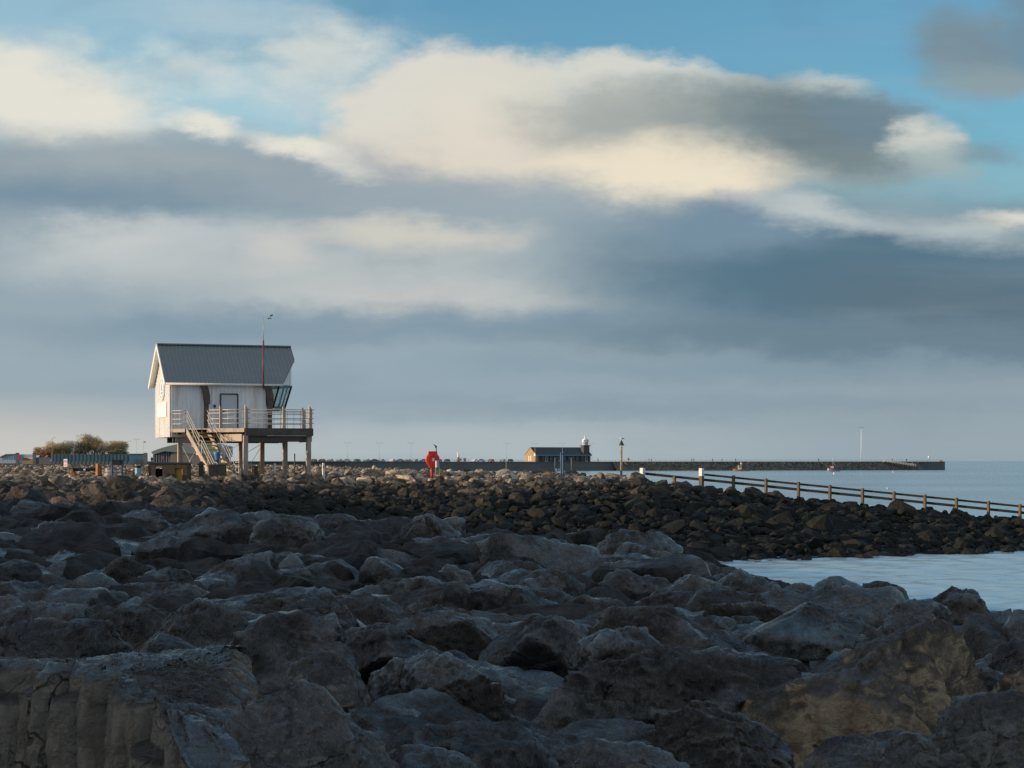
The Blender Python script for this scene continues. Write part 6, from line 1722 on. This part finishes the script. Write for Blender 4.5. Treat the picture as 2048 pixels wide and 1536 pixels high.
# ================================================================== the town on the left
def G(px, d, z=-0.72): return Vector((X_at(px, d), d, z))
def tree(px, d, w_px, y_top, label, name, kind, seed, y_base=922):
    s = F / d; Ht = (y_base - y_top) / s; W = w_px / s
    rs = random.Random(seed); base = G(px, d)
    t = empty(name, base, label, 'tree', 'trees behind the blue hoarding')
    b = MB(); tips = []
    def limb(p, dirv, L, r, depth):
        q = p + dirv * L; mid = p + dirv * L * 0.5 + Vector((rs.gauss(0,.06*L), rs.gauss(0,.06*L), 0))
        b.tube([p, mid, q], [r, r*0.8, r*0.6], 5 if depth else 7)
        if depth >= 4: tips.append(q); return
        for k in range(3 if depth < 3 else 3):
            dv = (dirv + Vector((rs.gauss(0,.55), rs.gauss(0,.55), rs.gauss(0.12,.3)))).normalized()
            limb(q, dv, L * rs.uniform(0.55, 0.8), r * 0.58, depth + 1)
    nst = 3 if W > Ht else 2
    for k in range(nst):
        off = Vector(((k - (nst-1)/2) * W * 0.28, rs.uniform(-.5,.5), 0))
        limb(base + off, Vector((off.x * 0.12 / max(W,1), 0, 1)).normalized(), Ht * 0.30, Ht * 0.03, 0)
    b.build('trunk', M['bark'], t)
    # twig and leaf clumps fill an uneven crown
    verts = []; faces = []
    N_ = 9000
    blobs = [(Vector((rs.uniform(-.36,.36)*W, rs.uniform(-.3,.3)*W*0.8, Ht*(0.45+0.38*rs.random()))), rs.uniform(.16,.30)) for _ in range(14)]
    cnt = 0
    while cnt < N_:
        c, r = rs.choice(blobs); v = Vector((rs.gauss(0,1), rs.gauss(0,1), rs.gauss(0,1))).normalized() * (rs.random() ** 0.45)
        p = c + Vector((v.x * r * W, v.y * r * W * 0.8, v.z * r * Ht * 1.05))
        if p.z < Ht * 0.06 or p.z > Ht * 1.0 or abs(p.x) > W * 0.52: continue
        q = base + p; sz = rs.uniform(0.04, 0.11) if kind == 'ivy' else rs.uniform(0.02, 0.05)
        ln = sz * 1.4 if kind == 'ivy' else rs.uniform(0.25, 0.8)
        up = (p - Vector((0, 0, Ht * 0.2))).normalized() + Vector((rs.gauss(0,.5), rs.gauss(0,.5), rs.gauss(0.2,.5))); up.normalize()
        sd = up.cross(Vector((rs.gauss(0,1), rs.gauss(0,1), rs.gauss(0,1)))).normalized()
        n = len(verts); verts += [q - sd * sz, q + sd * sz, q + up * ln + sd * sz * 0.3]; faces.append((n, n+1, n+2)); cnt += 1
    mt = {'ivy': 'ivy', 'bare': 'twig', 'scrub': 'bramble'}[kind]
    me = np_mesh('crown', np.array([v[:] for v in verts]), np.array(faces, dtype=np.int32), M[mt], False); o = link('crown', me, t)
    return t
def build_town():
    # trees
    for a in ((92, 566, 46, 889, 'russet leafless scrub at the left end of the trees', 'bush', 'scrub', 1),
              (120, 575, 60, 878, 'brown twiggy tree left of the dark ivy clad tree', 'tree', 'bare', 2),
              (146, 570, 62, 876, 'dark ivy clad tree, tallest of the darker ones behind the hoarding', 'tree', 'ivy', 3),
              (120, 562, 50, 887, 'low dark evergreen bush under the brown twiggy tree', 'bush', 'ivy', 7),
              (180, 572, 60, 876, 'dark green ivy clad trunk under the tall bare crown', 'tree', 'ivy', 4),
              (188, 580, 64, 864, 'tallest bare winter tree with a fanned crown behind the hoarding', 'tree', 'bare', 5),
              (226, 574, 58, 878, 'olive brown twiggy tree at the right end of the trees', 'tree', 'bare', 6),
              (235, 566, 46, 891, 'small dark bush at the foot of the rightmost tree', 'bush', 'ivy', 8)):
        tree(*a[:5], a[5], a[6], a[7])
    # hoarding
    d = 535.0
    t = empty('hoarding', G(200, d), 'long blue-green site hoarding in front of the trees, left of the hut', 'fence')
    b = MB(); b.bar(G(102, d, 0.85), G(262, d, 0.85), 0.08, 1.95); b.build('upper_panel', M['hoarding'], t)
    b = MB(); b.bar(G(102, d-0.05, -0.5), G(262, d-0.05, -0.5), 0.08, 0.75); b.build('lower_panel', M['hoarding_low'], t)
    for i in range(22):
        b = MB(); b.box(G(103 + i * 7.5, d - 0.12, 0.5), (0.07, 0.07, 2.70)); b.build('post', M['hoarding'], t)
    t = empty('container_building', G(278, d), 'low flat roofed blue building between the hoarding and the arch roofed building', 'building')
    b = MB(); b.box(G(275, d + 2, 0.55), (3.6, 4, 2.6), rz=0.1); b.build('wall', M['blue_fascia'], t)
    b = MB(); b.box(G(275, d + 2, 1.9), (3.9, 4.3, 0.14), rz=0.1); b.build('roof', M['hoarding'], t)
    b = MB(); b.box(G(291, d, 0.95), (0.95, 1.0, 2.3)); b.build('side_block', M['grey_wall'], t)
    b = MB(); b.box(G(291, d, 2.05), (0.75, 0.8, 0.3)); b.box(G(278, d-0.4, -0.1), (2.6, 0.1, 1.0), rz=0.1); b.build('low_wall', M['hoarding_low'], t)
    # arch roofed building
    d = 505.0; cx = 372; s = F / d
    t = empty('arch_building', G(cx, d), 'pale green arch roofed building seen under and left of the hut', 'building')
    prof = []
    for i in range(21):
        a = i / 20; px = 302 + (450 - 302) * a; y = 908 - 23 * math.sin(min(1, a * 0.95 + 0.04) * math.pi * 0.80) ** 0.75
        prof.append((px, y))
    b = MB(); b.prism([G(px, d, Z_at(y, d)) for px, y in prof] + [G(450, d, Z_at(914, d)), G(330, d, Z_at(902.5, d)), G(306, d, Z_at(909, d))], (0, 14, 0)); b.build('roof', M['arch_roof'], t)
    b = MB(); b.prism([G(339, d + 0.6), G(448, d + 0.6), G(448, d + 0.6, Z_at(908, d)), G(342, d + 0.6, Z_at(900, d))], (0, 12, 0)); b.build('wall', M['arch_wall'], t)
    b = MB(); b.prism([G(305, d + 1.2), G(339, d + 1.2), G(339, d + 1.2, Z_at(903, d)), G(306, d + 1.2, Z_at(909.5, d))], (0, 10, 0)); gl = b.build('glazed_front', M['glass_dark'], t)
    for k in range(7):
        px = 308 + k * 5; b = MB(); b.box(G(px, d + 1.1, (Z_at(908 - k*0.8, d) - 0.72) / 2), (0.12, 0.12, Z_at(908 - k*0.8, d) + 0.72)); b.build('mullion', M['lamp_grey'], gl)
    b = MB(); b.box(G(326.5, d + 1.0, 0.85), (0.45, 0.06, 0.75)); b.build('poster', M['cabin_red'], gl)
    # walls and pillars at far left
    d = 500.0
    t = empty('boundary_wall', G(86, d), 'dark grey wall between the tan wall and the blue-green hoarding', 'wall')
    b = MB(); b.bar(G(72, d, 0.0), G(101, d, 0.0), 0.3, 1.5); b.build('panel', M['grey_wall'], t); b = MB(); b.bar(G(72, d, 0.80), G(101, d, 0.80), 0.4, 0.12); b.build('coping', M['hoarding_low'], t)
    t = empty('boundary_wall', G(64, d), 'tan wall at far left with an orange end', 'wall')
    b = MB(); b.bar(G(45, d, -0.05), G(72, d, -0.05), 0.3, 1.4); b.build('panel', M['tan_wall'], t); b = MB(); b.bar(G(46, d-0.2, 0.5), G(56, d-0.2, 0.5), 0.1, 0.6); b.build('upper_band', M['timber_post'], t)
    for (px, w, y0, lab, red) in ((35, 5, 907, 'grey capped pillar with a red panel, at far left', True), (69, 6, 907, 'grey capped pillar at the right end of the glass screen', False)):
        t = empty('gate_pillar', G(px, d), lab, 'pillar'); zt = Z_at(y0, d)
        b = MB(); b.box(G(px, d, (zt - 0.72)/2), (w/8.0, 0.6, zt + 0.72)); b.build('shaft', M['grey_wall'], t)
        b = MB(); b.box(G(px, d, zt + 0.08), (w/8.0 + 0.18, 0.8, 0.18)); b.build('cap', M['slate_dark'], t)
        if red: b = MB(); b.box(G(px + 4, d - 0.1, Z_at(915, d)), (0.5, 0.5, 1.1)); b.build('panel', M['sign_red'], t)
    t = empty('glass_screen', G(57, d+3), 'pale glazed screen between the two grey pillars at far left', 'screen')
    for k in range(5): b = MB(); b.box(G(50.5 + k * 3.7, d + 3, Z_at(912, d)), (0.40, 0.06, 0.75)); b.build('pane', M['pale_blue'], t)
    b = MB(); b.bar(G(48, d+3, Z_at(909, d)), G(67, d+3, Z_at(909, d)), 0.1, 0.08); b.bar(G(48, d+3, Z_at(915.2, d)), G(67, d+3, Z_at(915.2, d)), 0.1, 0.08)
    for px in (49, 58, 66): b.box(G(px, d+3.1, (Z_at(909,d)-0.72)/2), (0.08,0.08,Z_at(909,d)+0.72))
    b.build('frame', M['lamp_grey'], t)
    d = 640
    t = empty('stand_building', G(10, d), 'pale lilac stepped roof building at the left border', 'building')
    b = MB(); b.prism([G(-40, d), G(31, d), G(31, d, Z_at(908.5, d)), G(12, d, Z_at(909, d)), G(-2, d, Z_at(915, d)), G(-40, d, Z_at(916, d))], (0, 14, 0)); b.build('wall', M['stadium'], t)
    b = MB(); b.bar(G(-2, d-0.3, Z_at(914.6,d)), G(12, d-0.3, Z_at(908.6,d)), 0.6, 0.2); b.bar(G(12, d-0.3, Z_at(908.4,d)), G(31.5, d-0.3, Z_at(907.9,d)), 0.6, 0.2); b.build('roof_edge', M['lamp_grey'], t)
    for k in range(6): b = MB(); b.box(G(4 + k*4.6, d-0.1, Z_at(915, d)), (0.18, 0.2, 1.4)); b.build('column', M['sign_blue'], t)
    d = 480
    t = empty('car_park_fence', G(12, d), 'low pale railing with dark shapes behind it at the left border', 'fence')
    b = MB(); b.bar(G(-20, d, 0.25), G(24, d, 0.25), 0.06, 0.08); b.bar(G(-20, d, -0.15), G(24, d, -0.15), 0.06, 0.08); b.build('rails', M['pale_blue'], t)
    for k in range(6): b = MB(); b.box(G(-18 + k * 8, d, -0.15), (0.10, 0.10, 1.1)); b.build('post', M['pale_blue'], t)
    # lamp posts, flagpoles
    for (px, d, y0, lab, flag) in ((104.5, 520, 876, 'pale lamp post rising in front of the left end of the trees', None), (256, 560, 883, 'thin pole with a small lantern just right of the trees', None),
                             (273.5, 560, 879, 'thin twin headed pole, tallest of the three right of the trees', None), (287, 560, 882, 'thin flagpole with a red and white flag, left of the arch roofed building', 'f')):
        p = G(px, d); zt = Z_at(y0, d); t = empty('flagpole' if flag else 'lamp_post', p, lab, 'pole')
        b = MB(); b.tube([p, Vector((p.x, p.y, zt))], 0.10 if px < 200 else 0.05, 8, 0.05 if px < 200 else 0.03); b.build('column', M['tan_wall' if px < 200 else 'lamp_grey'], t)
        if flag:
            b = MB(); vs = []; 
            for i in range(9): vs += [Vector((p.x + 0.05 + 0.07*i, p.y + 0.06*math.sin(i*1.1), zt - 0.05)), Vector((p.x + 0.05 + 0.07*i, p.y + 0.06*math.sin(i*1.1), zt - 0.45))]
            b.add(vs, [(2*i,2*i+1,2*i+3,2*i+2) for i in range(8)]); fl = b.build('flag', M['gull_white'], t)
            b = MB(); b.box((p.x + 0.33, p.y - 0.09, zt - 0.25), (0.09, 0.02, 0.40)); b.box((p.x + 0.33, p.y - 0.094, zt - 0.25), (0.56, 0.02, 0.09)); b.build('cross', M['sign_red'], fl)
        else:
            b = MB(); b.tube([Vector((p.x, p.y, zt)), Vector((p.x + 0.5, p.y, zt + 0.12))], 0.04, 6); b.box((p.x + 0.65, p.y, zt + 0.1), (0.4, 0.2, 0.1)); b.build('lantern', M['lamp_grey'], t)
            if px == 273.5: b = MB(); b.tube([Vector((p.x, p.y, zt)), Vector((p.x - 0.5, p.y, zt + 0.12))], 0.04, 6); b.box((p.x - 0.65, p.y, zt + 0.1), (0.4, 0.2, 0.1)); b.build('lantern', M['lamp_grey'], t)
    me = person_mesh('person', 1, 0.2); me.materials.append(M['cloth_dark']); o = link('person', me); o.location = G(303.5, 470); tag(o, 'dark clothed person walking left of the arch roofed building', 'person')
    # cars above the dark wall
    for i, (px, mat, nm) in enumerate(((77, 'lamp_grey', 'silver'), (86, 'black', 'black'), (94, 'cabin_red', 'dull red'))):
        p = G(px, 560, 0.75); t = empty('parked_car', p, '%s car roof showing above the dark grey wall at far left' % nm, 'car')
        prof = [(-2.1,0.35),(-2.1,0.85),(-1.3,0.95),(-0.7,1.42),(0.8,1.45),(1.5,0.98),(2.1,0.85),(2.1,0.35)]
        m = Matrix.Rotation(1.25, 3, 'Z')
        b = MB(); b.prism([p + m @ Vector((x,-0.85,z-0.6)) for x, z in prof], m @ Vector((0,1.7,0))); bd = b.build('body', M[mat], t)
        b = MB(); b.prism([p + m @ Vector((x,-0.87,z-0.6)) for x, z in ((-1.15,0.97),(-0.65,1.36),(0.75,1.38),(1.3,1.0))], m @ Vector((0,1.74,0))); b.build('window', M['glass_dark'], bd)
build_town()

# ================================================================== unseen terrace added on the left to shade the near rocks
def build_shading_houses():
    n = 10; first = None
    x = -58.0
    for i in range(n):
        y = -46.0 + i * 9.6
        o_ = Vector((x, y, -2.1))
        if first is None:
            t = empty('shading_house', o_, 'unseen dark brick terraced house beyond the left edge, added to shade near rocks', 'house', 'unseen terrace added for shade')
            b = MB(); b.box(o_ + Vector((0, 0, 4.3)), (10, 9.58, 8.6)); w = b.build('wall', M['brick'], t)
            b = MB(); b.prism([o_ + Vector((5.4, -4.78, 8.5)), o_ + Vector((0, -4.78, 12.4)), o_ + Vector((-5.4, -4.78, 8.5))], (0, 9.56, 0)); r = b.build('roof', M['slate_dark'], t)
            b = MB(); b.box(o_ + Vector((0, 3.8, 12.7)), (0.9, 1.4, 1.8)); b.build('chimney', M['brick'], r)
            for yy in (-2.6, 2.2):
                for zz in (1.9, 4.6, 7.2):
                    b = MB(); b.box(o_ + Vector((5.03, yy, zz)), (0.10, 1.5, 1.7)); f = b.build('window', M['white_paint'], t)
                    b = MB(); b.box(o_ + Vector((5.08, yy, zz)), (0.05, 1.2, 1.4)); b.build('pane', M['glass_dark'], f)
            b = MB(); b.box(o_ + Vector((5.04, -0.3, 1.1)), (0.10, 1.0, 2.1)); b.build('door', M['blue_deep'], t)
            first = t
        else:
            c = copy_tree(first); c.location = o_
build_shading_houses()
